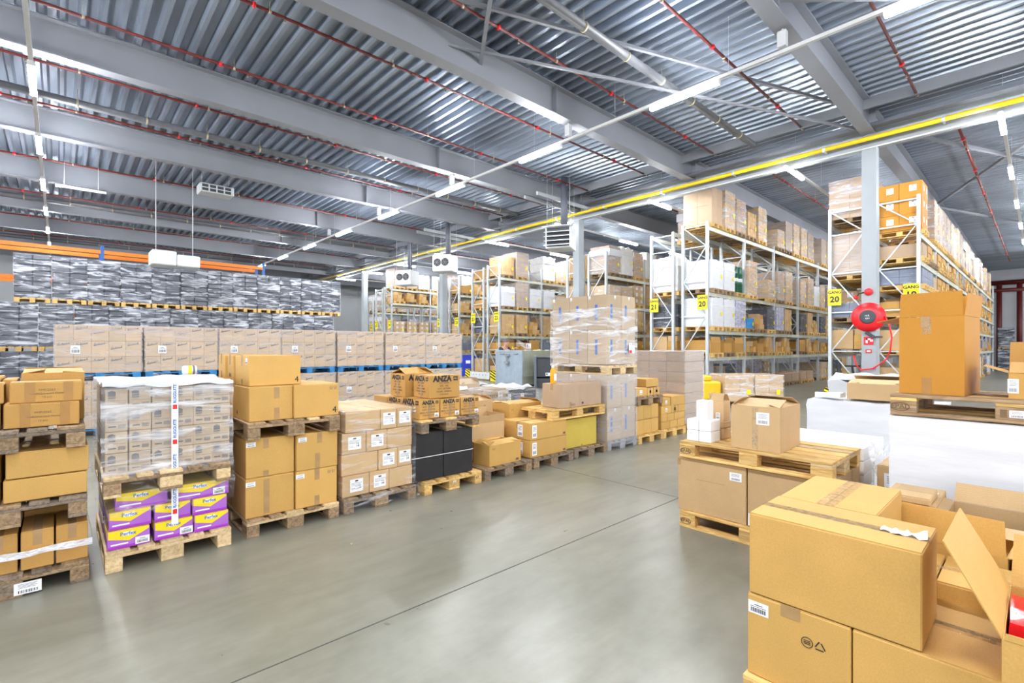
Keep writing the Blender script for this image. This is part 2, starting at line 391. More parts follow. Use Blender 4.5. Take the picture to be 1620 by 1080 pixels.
def carton(x0, x1, y0, y1, z0, z1, label, mat=None, rot=0, seam='x', tape=None, marks=(), name='carton', cat='carton', group=None, bev=.005, tw=.05, over=.09, tmat=None):
    """closed carton: body, two lid flaps with a seam between, tape strip"""
    mat = mat or K
    w, d, h = x1-x0, y1-y0, z1-z0
    t = thing(name, label, cat, ((x0+x1)/2, (y0+y1)/2, z0), rot, group)
    size = (w, d, h)
    fl = .004
    MB().bbox(-w/2, w/2, -d/2, d/2, 0, h-fl, bev).build('body', mat, t)
    if seam:
        for s in (-1, 1):
            b = MB()
            if seam == 'x':     # seam runs along x
                b.box(-w/2+.003, w/2-.003, min(s*.0015, s*(d/2-.003)), max(s*.0015, s*(d/2-.003)), h-fl, h)
            else: b.box(min(s*.0015, s*(w/2-.003)), max(s*.0015, s*(w/2-.003)), -d/2+.003, d/2-.003, h-fl, h)
            b.build('lid_flap', mat, t)
    if tape:
        b = MB(); e = .0012; tm = tmat or TAPE
        if seam == 'x':
            b.box(-w/2-e, w/2+e, -tw/2, tw/2, h, h+e); b.box(-w/2-e, -w/2, -tw/2, tw/2, h-over, h); b.box(w/2, w/2+e, -tw/2, tw/2, h-over, h)
            if tape == 2: b.box(-w/2-e, -w/2, -tw/2, tw/2, 0, over)
        else:
            b.box(-tw/2, tw/2, -d/2-e, d/2+e, h, h+e); b.box(-tw/2, tw/2, -d/2-e, -d/2, h-over, h); b.box(-tw/2, tw/2, d/2, d/2+e, h-over, h)
            if tape == 2: b.box(-tw/2, tw/2, -d/2-e, -d/2, 0, over)
        b.build('tape', tm, t)
    for mk in marks: mark(t, size, *mk)
    return t
def open_carton(x0, x1, y0, y1, z0, z1, label, mat=None, rot=0, flaps={}, marks=(), group=None, fill=None, name='open_carton'):
    """flaps: side -> (length, angle) ; angle 0 = flat closed inwards, 90 = upright, 180 = folded out flat"""
    mat = mat or K
    w, d, h = x1-x0, y1-y0, z1-z0; tk = .005
    t = thing(name, label, 'carton', ((x0+x1)/2, (y0+y1)/2, z0), rot, group)
    b = MB(); b.box(-w/2, w/2, -d/2, d/2, 0, tk)
    b.box(-w/2, w/2, -d/2, -d/2+tk, tk, h); b.box(-w/2, w/2, d/2-tk, d/2, tk, h)
    b.box(-w/2, -w/2+tk, -d/2+tk, d/2-tk, tk, h); b.box(w/2-tk, w/2, -d/2+tk, d/2-tk, tk, h)
    b.build('body', mat, t)
    for s, (ln, ang) in flaps.items():
        a = R(ang); c, sn = math.cos(a), math.sin(a); b = MB()
        axis = {'-x': (Vector((-w/2, 0, h)), Vector((1,0,0)), d), '+x': (Vector((w/2, 0, h)), Vector((-1,0,0)), d),
                '-y': (Vector((0, -d/2, h)), Vector((0,1,0)), w), '+y': (Vector((0, d/2, h)), Vector((0,-1,0)), w)}[s]
        p, inw, wid = axis; e = p + (inw*c + Vector((0,0,1))*sn)*ln
        side = Vector((0,1,0)) if 'x' in s else Vector((1,0,0))
        n = (inw*(-sn) + Vector((0,0,1))*c)*.002
        w2 = wid/2 - .004
        vs = [p+side*w2-n, p-side*w2-n, e-side*(w2-.006)-n, e+side*(w2-.006)-n, p+side*w2+n, p-side*w2+n, e-side*(w2-.006)+n, e+side*(w2-.006)+n]
        vs = [v + Vector((0,0,.002)) for v in vs]
        b.add(vs, [(0,1,2,3),(7,6,5,4),(0,4,5,1),(1,5,6,2),(2,6,7,3),(3,7,4,0)])
        b.build('flap', mat, t)
    if fill:
        fm, fh = fill; MB().bbox(-w/2+.008, w/2-.008, -d/2+.008, d/2-.008, h*fh-.06, h*fh, .003).build('contents', fm, t)
    for mk in marks: mark(t, (w, d, h), *mk)
    return t

def pallet(x0, y0, z0, label, mat=None, long='y', name='wooden_pallet', rot=0, cat='pallet', group=None, L=1.2, Wd=.8, mats=None, marks=(), foot=True):
    """pallet at corner x0,y0; long = axis the 1.2 m side follows"""
    mat = mat or WP
    w, d = (Wd, L) if long == 'y' else (L, Wd)
    t = thing(name, label, cat, (x0+w/2, y0+d/2, z0), rot + (0 if long == 'y' else -PI/2), group)
    rnd = random.Random(int(x0*1000) + int(y0*77))
    hw, hl = Wd/2, L/2
    def mm(): return rnd.choice(mats) if mats else mat
    def jit(): return rnd.uniform(-.004, .004)
    for x, bw in ((-hw, .145), (-hw+.19, .1), (-.0725, .145), (hw-.29, .1), (hw-.145, .145)):
        MB().bbox(x, x+bw, -hl+jit(), hl+jit(), .122, .144, .003).build('deck_board', mm(), t)
    for y in (-hl, -.0725, hl-.145): MB().bbox(-hw, hw, y, y+.145, .1, .122, .003).build('cross_board', mm(), t)
    for x in (-hw, -.0725, hw-.1+.0):
        bw = .145 if abs(x+.0725) < .01 else .1
        for y in (-hl, -.0725, hl-.145): MB().bbox(x, x+bw, y, y+.145, .022, .1, .003).build('block', mm(), t)
        MB().bbox(x, x+bw, -hl, hl, 0, .022, .003).build('bottom_board', mm(), t)
    for mk in marks: mark(t, (Wd, L, .144), *mk)
    return t
def simple_pallet_mesh(mat, w=.8, d=1.2):
    b = MB(); hw, hl = w/2, d/2
    for k in range(5): x = -hw + k*(w-.13)/4; b.box(x, x+.13, -hl, hl, .122, .144)
    for y in (-hl, -.07, hl-.14): b.box(-hw, hw, y, y+.14, .1, .122)
    for x in (-hw, -.06, hw-.12):
        for y in (-hl, -.07, hl-.14): b.box(x, x+.12, y, y+.14, .022, .1)
        b.box(x, x+.12, -hl, hl, 0, .022)
    return b.mesh('wooden_pallet', mat)

def lumpy(x0, x1, y0, y1, z0, z1, amp, cuts, seed, top=1., open_bottom=True, no_top=False, sag=0.):
    """box shell with soft creases, used for stretch film and wrapped bundles"""
    b = MB(); nx, ny, nz = cuts
    def side(P, Q, nu, flip=False):
        vs = []; fs = []
        for j in range(nz+1):
            for i in range(nu+1):
                p = Vector(P).lerp(Vector(Q), i/nu); vs.append(Vector((p.x, p.y, z0 + (z1-z0)*j/nz)))
        for j in range(nz):
            for i in range(nu): a = j*(nu+1)+i; fs.append((a, a+1, a+nu+2, a+nu+1))
        return vs, fs
    cx, cy = (x0+x1)/2, (y0+y1)/2
    cs = [(x0,y0,0), (x1,y0,0), (x1,y1,0), (x0,y1,0)]
    def disp(p):
        q = Vector((p.x*2.2 + seed, p.y*2.2, p.z*7))
        n = noise.noise(q)*.6 + noise.noise(q*2.7)*.4
        d = Vector((p.x-cx, p.y-cy, 0)); sx = (x1-x0)/2; sy = (y1-y0)/2
        e = Vector((d.x/sx if abs(d.x)/sx > .98 else 0, d.y/sy if abs(d.y)/sy > .98 else 0, 0))
        r = p + e*(n*amp + amp*.6)
        if p.z > z1 - 1e-4: r.z += amp*.8*noise.noise(Vector((p.x*5+seed, p.y*5, 1)))*top + sag*(abs(d.x)/sx)**4 * -1
        if p.z < z0 + 1e-4 and open_bottom: r.z += amp*2*noise.noise(Vector((p.x*6, p.y*6, seed)))
        return r
    for k in range(4):
        vs, fs = side(cs[k], cs[(k+1) % 4], nx if k % 2 == 0 else ny)
        b.add([disp(v) for v in vs], fs, 0, True)
    if not no_top:
        vs = []; fs = []
        for j in range(ny+1):
            for i in range(nx+1): vs.append(disp(Vector((x0 + (x1-x0)*i/nx, y0 + (y1-y0)*j/ny, z1))))
        for j in range(ny):
            for i in range(nx): a = j*(nx+1)+i; fs.append((a, a+1, a+nx+2, a+nx+1))
        b.add(vs, fs, 0, True)
    return b
def film_on(x0, x1, y0, y1, z0, z1, label, mat=None, amp=.008, seed=1, cuts=(16, 14, 18), name='stretch_film', **k):
    cx, cy = (x0+x1)/2, (y0+y1)/2; g = .006
    b = lumpy(x0-cx-g, x1-cx+g, y0-cy-g, y1-cy+g, 0, z1-z0+g, amp, cuts, seed, **k)
    return tag(b.build(name, mat or F1, None, (cx, cy, z0)), label, 'film')

# ------------------------------------------------------------------ structure
XC = 15.0           # line of columns
COLS = [2.95, 12.4, 21.65, 30.8, 40.0]
BY = [2.95 + 4.69*n for n in range(-1, 9)]      # main beams, running along x
XW, YW = 54.0, 46.0
struct(MB().box(-14, XW, -9, YW, -.2, 0).build('floor', FLOOR))
JOINT = plain('floor_joint_filler', (.07, .07, .065), .7)
j = MB(); 
for y in (2.655, -3.4, 8.7): j.box(-14, XW, y-.004, y+.004, 0, .0015)
for x in (-1.2, 4.9, 11): j.box(x-.003, x+.003, -9, 2.65, 0, .0014) if x != 4.9 else j.box(x-.003, x+.003, 2.66, YW, 0, .0014)
struct(j.build('trim_1', JOINT))
# corrugated deck: trapezoid ribs along y
pitch = .28; x = -14; prof = []
while x < XW:
    prof += [(x, 7.62), (x+.07, 7.62), (x+.11, 7.74), (x+.24, 7.74)]; x += pitch
b = MB(); vs = [(px, -9, pz) for px, pz in prof] + [(px, YW, pz) for px, pz in prof]; n = len(prof)
b.add(vs, [(i, i+1, n+i+1, n+i) for i in range(n-1)])
struct(b.build('ceiling', DECK))
# far walls
b = MB(); b.box(XW, XW+.2, -9, YW, 0, 7.8)
for k in range(12): b.box(XW-.03, XW, -9, YW, .6*k+.55, .6*k+.6)
struct(b.build('wall_right', WALLM))
b = MB(); b.box(-14, XW, YW, YW+.2, 0, 7.8)
for k in range(40): b.box(-14+1.7*k, -14+1.7*k+.05, YW-.03, YW, 0, 7.8)
struct(b.build('wall_back', WALLM))

def ibeam(y, x0, x1, zb, zt, bw=.28, ft=.022, wt=.014, m=None):
    b = MB(); b.box(x0, x1, y-bw/2, y+bw/2, zb, zb+ft); b.box(x0, x1, y-bw/2, y+bw/2, zt-ft, zt); b.box(x0, x1, y-wt/2, y+wt/2, zb+ft, zt-ft)
    return b
TB = 2
for i, y in enumerate(BY):
    b = ibeam(y, -14, XC-.12, 6.93, 7.6); b.box(XC-.14, XC-.12, y-.14, y+.14, 6.9, 7.6)
    for k in range(10): b.box(-12+2.9*k, -12+2.9*k+.02, y-.14, y+.14, 6.95, 7.58) if k in (3, 7) else None
    b2 = ibeam(y, XC+.12, XW, 6.93, 7.6)
    struct(b.build('trim_%d' % TB, BEAM)); struct(b2.build('trim_%d' % (TB+1), BEAM)); TB += 2
# longitudinal girder on the columns with a cable tray
b = MB(); b.box(XC-.14, XC+.14, -9, YW, 6.62, 6.645); b.box(XC-.14, XC+.14, -9, YW, 7.2, 7.225); b.box(XC-.01, XC+.01, -9, YW, 6.645, 7.2)
struct(b.build('trim_%d' % TB, COLM)); TB += 1
for i, y in enumerate(COLS):
    b = MB(); w = .15
    b.box(XC-w, XC+w, y-w, y-w+.016, 0, 6.62); b.box(XC-w, XC+w, y+w-.016, y+w, 0, 6.62); b.box(XC-.006, XC+.006, y-w+.016, y+w-.016, 0, 6.62)
    b.box(XC-w-.0, XC-w+.008, y-w+.016, y+w-.016, 0, 6.62)
    b.box(XC-w-.05, XC+w+.05, y-w-.05, y+w+.05, 0, .02)
    struct(b.build('trim_%d' % TB, COLM)); TB += 1
# purlin-like eaves member by the girder
b = MB(); b.box(XC-.75, XC-.68, -9, YW, 7.35, 7.6); struct(b.build('trim_%d' % TB, BEAM)); TB += 1

def steel_tie(a, c, w=.07, h=.05, lab='', mat=None):
    o = MB().bar(a, c, w, h).build('bracing_rod', mat or BEAM)
    return tag(o, lab, 'bracing')
steel_tie((2.1, 7.66, 7.42), (14.6, 2.95, 7.42), .06, .06, 'thin grey roof brace meeting the second beam from the column')
steel_tie((5.4, 7.66, 7.35), (14.5, 3.1, 7.0), .05, .05, 'slanting thin roof rod behind the long light track')
steel_tie((6.2, 7.66, 7.3), (3.1, 3.0, 7.45), .07, .07, 'pale angle brace above the photo top centre')
steel_tie((8.4, 2.95, 7.2), (13.2, -1.6, 7.2), .06, .06, 'thin grey roof brace right of the nearest beam')
steel_tie((15.3, 3.0, 7.3), (26, -1.6, 7.3), .08, .08, 'grey roof brace over aisle 19')
steel_tie((26, 3.0, 7.3), (15.3, -1.6, 7.3), .08, .08, 'grey roof brace crossing over aisle 19')
steel_tie((26, 3.0, 7.3), (38, -1.6, 7.3), .08, .08, 'far grey roof brace over aisle 19')

# pipes
PARTM = {}
def pipe(y, x0, x1, z, r, mat, lab, cat, name, grp=None, hang=True, heads=True):
    t = thing(name, lab, cat, (x0, y, z), 0, grp)
    L = x1-x0
    MB().tube([(0,0,0), (L,0,0)], r, 10).build('pipe', mat, t)
    key = (round(r, 4), round(z, 2))
    if key not in PARTM:
        PARTM[key] = (MB().tube([(-.02,0,0), (.02,0,0)], r*1.25, 8).tube([(0,0,r), (0,0,7.6-z)], .006, 5).mesh('hanger', BRASS),
                      MB().tube([(-.025,0,0), (.025,0,0)], r*1.7, 8).mesh('coupling', RED),
                      MB().tube([(0,0,-r), (0,0,-r-.05), (0,0,-r-.051), (0,0,-r-.06)], [.013, .013, .022, .022], 8).mesh('sprinkler_head', BRASS))
    hm, cm, sm = PARTM[key]
    k = .9
    while k < L: put('hanger', hm, t, (k, 0, 0)); k += 2.35
    k = 2.2
    while k < L-.6: put('coupling', cm, t, (k, 0, 0)); put('sprinkler_head', sm, t, (k+.5, 0, 0)); k += 3.4
    return t
ORD = ['first', 'second', 'third', 'fourth', 'fifth', 'sixth', 'seventh', 'eighth', 'ninth', 'tenth', 'eleventh', 'twelfth', 'thirteenth', 'fourteenth', 'fifteenth', 'sixteenth', 'seventeenth', 'eighteenth']
for k in range(17):
    y = -.4 + 2.35*k
    pipe(y, -10, XC-.5, 7.38, .028, REDP, 'thin red sprinkler pipe under the main hall roof, %s counted from the photo right' % ORD[k], 'sprinkler pipe', 'sprinkler_pipe', 'sprinkler pipes of the main hall')
for k, y in enumerate([-.9, 1.45, 5.9, 10.2, 14.8, 19.4, 24]):
    pipe(y, XC+.6, 46, 7.2, .032 if k == 1 else .026, REDP, 'red sprinkler pipe above the racking, %s counted from the photo right' % ORD[k], 'sprinkler pipe', 'sprinkler_pipe', 'sprinkler pipes above the racking')
for k, (y, nm) in enumerate([(5.5, 'nearest'), (15.2, 'second'), (26.1, 'third'), (35.5, 'farthest')]):
    t = thing('drain_pipe', 'thick dark grey drain pipe hung under the roof, %s of four' % nm, 'drain pipe', (-10, y, 7.28), 0, 'roof drain pipes')
    L = XC-.7+10
    MB().tube([(0,0,0), (L,0,0), (L+.06,0,.06), (L+.06,0,.34)], .085, 12).build('pipe', DRAIN, t)
    hm = MB().tube([(-.02,0,0), (.02,0,0)], .095, 12).tube([(0,0,.08), (0,0,.32)], .007, 5).mesh('hanger', BRASS); q = 1.2
    while q < L: put('hanger', hm, t, (q, 0, 0)); q += 1.3
t = thing('gas_pipe', 'long yellow gas pipe running along the girder on the column line', 'pipe', (XC-.3, -9, 6.78))
MB().tube([(0,0,0), (0,YW+9,0)], .055, 12).build('pipe', YPIPE, t)
bm_ = MB().box(-.06, .16, 0, .04, -.075, -.06).tube([(0,0,0), (0,.06,0)], .064, 12).mesh('bracket', STEEL)
for k in range(23): put('bracket', bm_, t, (0, 1.1+2.35*k, 0))
b = MB(); b.box(XC-.62, XC-.38, -9, YW, 6.96, 6.97); b.box(XC-.62, XC-.61, -9, YW, 6.97, 7.04); b.box(XC-.39, XC-.38, -9, YW, 6.97, 7.04)
tag(b.build('cable_tray', CABLE), 'dark cable tray hung beside the yellow gas pipe', 'cable tray')
tag(MB().tube([(XC-.2, -9, 6.58), (XC-.2, YW, 6.58)], .018, 8).build('conduit', APPL), 'thin white conduit under the girder below the yellow pipe', 'conduit')

# light tracks: lamps with end caps, the tracks continue behind the viewer
def lamp_proto():
    t = thing('strip_light', 'x', 'ceiling lamp')
    MB().bbox(-.034, .034, -.72, .72, -.0, .035, .004).build('housing', TRACK, t)
    MB().bbox(-.046, .046, -.70, .70, -.045, .012, .012).build('diffuser', LAMP, t)
    MB().box(-.048, .048, -.72, -.70, -.048, .014).build('end_cap', TRACK, t); MB().box(-.048, .048, .70, .72, -.048, .014).build('end_cap', TRACK, t)
    return t
LP = lamp_proto(); first_lamp = [True]
def lamp(x, y, rz, label, grp, dim=False):
    if first_lamp[0]:
        first_lamp[0] = False; LP.location = (x, y, 6.5); LP.rotation_euler = (0,0,rz); tag(LP, label, None, grp); return LP
    if dim:
        if 'dim' not in PARTM:
            c = copy_tree(LP, None, (x, y, 6.5), rz, label, grp)
            for ch in KIDS[c.name]:
                if ch.name.startswith('diffuser'): ch.data = ch.data.copy(); ch.data.materials.clear(); ch.data.materials.append(LAMP2)
            PARTM['dim'] = c; return c
        return copy_tree(PARTM['dim'], None, (x, y, 6.5), rz, label, grp)
    return copy_tree(LP, None, (x, y, 6.5), rz, label, grp)
def track(p0, p1, label):
    t = thing('light_track', label, 'light track', p0)
    d = Vector(p1) - Vector(p0)
    b = MB(); b.bar((0,0,.065), (d.x, d.y, .065), .062, .06)
    b.build('rail', TRACK, t)
    n = int(d.length/2.35)
    if 'wire' not in PARTM: PARTM['wire'] = MB().tube([(0,0,.09), (0,0,1.1)], .004, 4).mesh('suspension_wire', STEEL)
    for k in range(n+1): put('suspension_wire', PARTM['wire'], t, tuple(d*(k/n)))
track((8.9, -8.5, 6.5), (8.9, 36, 6.5), 'long white light track hanging across the middle of the hall')
track((-.37, -8.5, 6.5), (-.37, 36, 6.5), 'white light track hanging at the photo left edge')
for k in range(11):
    y = .87 + 3.87*(k-2)
    lamp(8.9, y, 0, 'white strip light on the middle light track, %s from its near end' % ORD[k], 'lamps on the middle track')
    lamp(-.37, y, 0, 'white strip light on the left light track, %s from its near end' % ORD[k], 'lamps on the left track')
for m, y in enumerate([.6, 4.72, 8.9, 13.1, 17.4, 21.6, 25.8, 29.9, 34.0]):
    track((15.2, y, 6.5), (46, y, 6.5), 'thin light track above the racking, %s counted from the photo right' % ORD[m])
    for k in range(7 if m < 2 else (5 if m < 4 else 3)):
        lamp(15.9 + 4.37*k - .8, y, PI/2, 'white strip light above the racking, %s on the %s track from the photo right' % (ORD[k], ORD[m]), 'lamps above the racking', True)
for k, y in enumerate([2.95, 7.64, 12.33, 17.02, 21.7]):
    b = MB(); b.bbox(-.06, .06, -.07, .07, 0, .26, .01); b.tube([(0,0,.26), (.0,.0,.31)], .02, 8)
    tag(b.build('junction_box', APPL, None, (8.87, y, 6.63)), 'small white junction box on the middle light track under the %s beam' % ORD[k], 'junction box', 'junction boxes on the middle track')
# unlit fixtures and heaters
b = MB(); b.bbox(-.6, .6, -.06, .06, 0, .07, .01); b.tube([(-.4,0,.07), (-.4,0,1.05)], .005, 5); b.tube([(.4,0,.07), (.4,0,1.05)], .005, 5)
tag(b.build('strip_light_unlit', APPL, None, (.5, 20.5, 6.55)), 'unlit strip light hanging right of the left light track', 'ceiling lamp')
t = thing('ceiling_heater', 'grey radiant heater hanging from the roof in the left half', 'heater', (3.85, 18.9, 6.72))
MB().bbox(-.5, .5, -.3, .3, 0, .3, .03).build('casing', STEEL, t)
b = MB()
for i in range(4):
    for k in range(2): b.bbox(-.44+.22*i, -.26+.22*i, -.305, -.29, .04+.12*k, .13+.12*k, .004)
b.build('grille', GRILL, t)
MB().tube([(-.4,0,.3), (-.4,0,.9)], .006, 5).tube([(.4,0,.3), (.4,0,.9)], .006, 5).build('suspension_wire', STEEL, t)

def unit_heater(x, y, z, rz, fan, lab):
    t = thing('unit_heater', lab, 'heater', (x, y, z), rz)
    MB().bbox(-.45, .45, -.42, .42, 0, .75, .03).build('casing', APPL, t)
    if fan:
        b = MB(); b.bbox(-.40, .40, -.435, -.42, .12, .66, .01); b.build('front_panel', APPL, t)
        for q in (-.19, .19):
            b = MB(); b.lathe([(.0, 0), (.17, 0), (.18, .02), (.15, .03)], 20, 0); o = b.build('fan', GRILL, t, (q, -.44, .4)); o.rotation_euler = (R(90), 0, 0)
            c = MB()
            for k in range(6): a = k*PI/3; c.bar((q, -.475, .4), (q+.15*math.cos(a), -.475, .4+.15*math.sin(a)), .03, .006)
            c.build('fan_blade', STEELD, t)
    else:
        b = MB()
        for k in range(4):
            b.add([(-.42, -.42, .12+.15*k), (.42, -.42, .12+.15*k), (.46, -.62, .06+.15*k), (-.46, -.62, .06+.15*k), (-.42, -.42, .14+.15*k), (.42, -.42, .14+.15*k), (.46, -.62, .08+.15*k), (-.46, -.62, .08+.15*k)],
                  [(0,3,2,1), (4,5,6,7), (0,1,5,4), (1,2,6,5), (2,3,7,6), (3,0,4,7)])
        b.build('louvre', STEEL, t)
        MB().box(-.40, .40, -.43, -.42, .06, .70).build('outlet', GRILL, t)
        MB().add([(-.5,-.42,.74), (.5,-.42,.74), (.52,-.66,.70), (-.52,-.66,.70), (-.5,-.42,.77), (.5,-.42,.77), (.52,-.66,.72), (-.52,-.66,.72)], [(0,3,2,1), (4,5,6,7), (0,1,5,4), (1,2,6,5), (2,3,7,6), (3,0,4,7)]).build('hood', APPL, t)
    MB().tube([(.1,.1,.75), (.1,.1,7.62-z)], .12, 14).build('flue_pipe', CABLE, t)
    b = MB()
    for sx in (-.4, .4):
        b.tube([(sx, -.35, .75), (sx, -.35, 7.62-z)], .008, 5); b.tube([(sx, .35, .75), (sx, .35, 7.62-z)], .008, 5)
    b.build('hanging_rod', STEEL, t)
    return t
unit_heater(13.0, 11.55, 5.05, R(-62), False, 'white unit heater with louvred outlet hanging in front of the column')
unit_heater(13.0, 18.6, 5.05, R(-60), True, 'white unit heater with two dark round fans, farther along the yellow pipe')
unit_heater(13.2, 22.3, 4.8, R(-62), True, 'small far grey unit heater above the wrapped loads near the third column')
for k, (y, x) in enumerate([(11.9, 12.9), (18.9, 12.9)]):
    b = MB(); b.bar((x-1.0, y-.25, 6.85), (XC-.15, y-.25, 6.85), .06, .12); b.bar((x-1.0, y+.35, 6.85), (XC-.15, y+.35, 6.85), .06, .12)
    tag(b.build('heater_bracket', COLM), 'grey steel bracket carrying the %s unit heater beside the girder' % ('louvred' if k == 0 else 'two-fan'), 'bracket')
b = MB(); b.bbox(-.65, .0, -.4, .4, 0, .46, .03); b.bbox(.01, .65, -.38, .38, .0, .38, .03); b.tube([(-.5,0,.46), (-.5,0,3.4)], .01, 5); b.tube([(.5,0,.38), (.5,0,3.4)], .01, 5)
tag(b.build('hanging_heater', APPL, None, (2.75, 19.2, 4.22)), 'white hanging heater above the fourth black wrapped stack', 'heater')

# hose reel, signs on the near column
yc = 2.95
t = thing('hose_reel', 'round red fire hose reel mounted on the near column', 'hose reel', (XC-.15, yc, 2.37))
MB().lathe([(.10, -.02), (.34, -.02), (.36, -.035), (.36, -.06), (.30, -.075), (.29, -.11), (.16, -.12)], 40, axis='x').build('reel_disc', RED, t)
MB().lathe([(.17, -.12), (.17, -.135), (.14, -.14)], 30, axis='x').build('hub', DGR, t)
put('printed_text', text_mesh('H.R.\najax', .06, LBL), t, mat4=face_matrix((.0, .0, 0), 'L', 0, 0, 0) @ Matrix.Translation((0, 0, .142)))
MB().tube([(-.07, -.34, .0), (-.06, -.42, -.2), (-.05, -.47, -.5), (-.05, -.44, -.85), (-.06, -.36, -1.05), (-.06, -.1, -1.28), (-.06, .15, -1.32), (-.06, .25, -1.2), (-.06, .3, -.95)], .018, 8).build('hose', RED, t)
MB().bar((-.05, .05, -.38), (-.10, -.12, -.5), .05, .07).bar((-.10, -.12, -.5), (-.12, -.30, -.5), .04, .05).build('nozzle_bracket', DGR, t)
def column_sign(z, w, h, lab, kind):
    t = thing('fire_sign', lab, 'sign', (XC-.16, yc, z))
    MB().box(-.006, 0, -w/2, w/2, -h/2, h/2).build('plate', RED, t)
    if kind == 1:
        b = MB(); b.box(-.008, -.006, .02, .06, -h*.3, h*.3); b.box(-.008, -.006, -.04, .06, .02, .06); b.box(-.008, -.006, -.09, -.03, -.02, .03); b.build('pictogram', LBL, t)
    else: MB().box(-.008, -.006, -w*.3, w*.3, -h*.2, h*.2).build('pictogram', LBL, t)
column_sign(1.78, .2, .2, 'square red fire hose sign below the hose reel', 1)
column_sign(1.52, .13, .09, 'small red and white plate under the fire hose sign', 2)
t = thing('alarm_sounder', 'round red alarm sounder on the near column above the hose reel', 'alarm', (XC-.15, yc, 3.0))
MB().lathe([(.09, 0), (.09, -.05), (.06, -.08), (.02, -.085)], 20, axis='x').build('body', RED, t)
MB().tube([(-.02, .08, 0), (-.02, .2, -.03), (-.02, .26, -.12)], .015, 6).build('cable', INK, t)
MB().lathe([(.05, 0), (.05, -.04), (.02, -.06)], 16, axis='x', c=(0, .27, -.12)).build('strobe', RED, t)

# ================================================================== FRONT ROW OF PALLETS (front edge at y = 4.6)
YF = 4.55
# --- leftmost stack: three dark pallets
pallet(-.65, 4.5, 0, 'dark worn floor pallet of the leftmost stack with a white sticker on its block', WG, mats=[WG, WA], marks=[('label', 'F', .62, .36, .13, .075, 2)])
for i, (a, b_) in enumerate([(-.62, -.4), (-.38, -.205), (-.19, -.03), (-.02, .145)]):
    carton(a, b_, 4.56, 4.95, .145, .40, 'small golden carton %s on the floor pallet of the leftmost stack' % ['at the frame edge', 'second from the frame edge', 'third from the frame edge', 'rightmost'][i], KD, seam='y', tape=1, tw=.045, over=.1)
for i, (a, b_) in enumerate([(-.62, -.4), (-.38, -.205), (-.19, .14)]):
    carton(a, b_, 5.0, 5.6, .145, .44, 'golden carton behind the small ones on the leftmost floor pallet, %s' % ['left', 'middle', 'right'][i], KD)
film_on(-.66, .155, 4.53, 5.66, .25, .285, 'twisted clear film rope wound around the lowest cartons at far left', FR, .012, 3, (30, 20, 3), 'film_rope', no_top=True)
pallet(-.66, 4.5, .455, 'middle dark pallet of the leftmost stack', WG, mats=[WG, WA])
carton(-.27, .14, 4.55, 5.0, .605, .755, 'long plain carton lying at the bottom of the leftmost stack middle layer', K, seam=None)
carton(-.26, .148, 4.56, 5.0, .757, .93, 'long plain carton lying on the one below in the leftmost middle layer', K, seam='x')
carton(-.66, -.285, 4.55, 5.0, .605, .90, 'plain carton at the frame edge in the leftmost middle layer', K)
carton(-.62, .12, 5.05, 5.62, .605, .93, 'wide plain carton behind in the leftmost middle layer', K)
pallet(-.67, 4.5, .935, 'top dark grey pallet of the leftmost stack carrying printed cartons', WG, mats=[WG, WA, WG])
P3 = ['YMF/2562', 'Handle/porseed Sluiter', '12 pcs']
def printed3(face='F', y0=.60):
    return [('text', face, .5, y0, P3[0], .021, INKB), ('text', face, .5, y0-.17, P3[1], .019, INKB), ('text', face, .5, y0-.34, P3[2], .019, INKB)]
def slabbox(x0, x1, z0, z1, y0, y1, lab, **k):
    w = x1-x0
    carton(x0, x1, y0, y1, z0, z1, lab, KD, seam='x', marks=printed3() + [('patch', 'F', .27, .5, .05, (z1-z0)*.97, TAPED, 'tape'), ('patch', 'F', .8, .5, .05, (z1-z0)*.97, TAPED, 'tape')], **k)
slabbox(-.27, .10, 1.085, 1.245, 4.58, 4.78, 'lower taped carton with three printed lines on the leftmost stack')
slabbox(-.245, .115, 1.247, 1.385, 4.60, 4.80, 'upper taped carton with three printed lines on the leftmost stack')
carton(-.67, -.285, 4.58, 4.8, 1.085, 1.25, 'golden carton at the frame edge on the top pallet of the leftmost stack', KD)
carton(-.67, -.27, 4.60, 4.8, 1.252, 1.385, 'second golden carton at the frame edge on the top pallet of the leftmost stack', KD)
open_carton(-.20, .135, 4.88, 5.3, 1.085, 1.43, 'golden carton with loose lid behind the printed ones on the leftmost stack', KD, flaps={'-y': (.2, 8), '+y': (.2, 10), '-x': (.12, 12), '+x': (.12, 5)})
carton(-.62, -.30, 4.85, 5.3, 1.085, 1.41, 'golden carton behind at the frame edge on top of the leftmost stack', KD)
carton(-.29, -.22, 4.85, 5.2, 1.085, 1.40, 'narrow golden carton standing between two others on top of the leftmost stack', KD, seam=None)

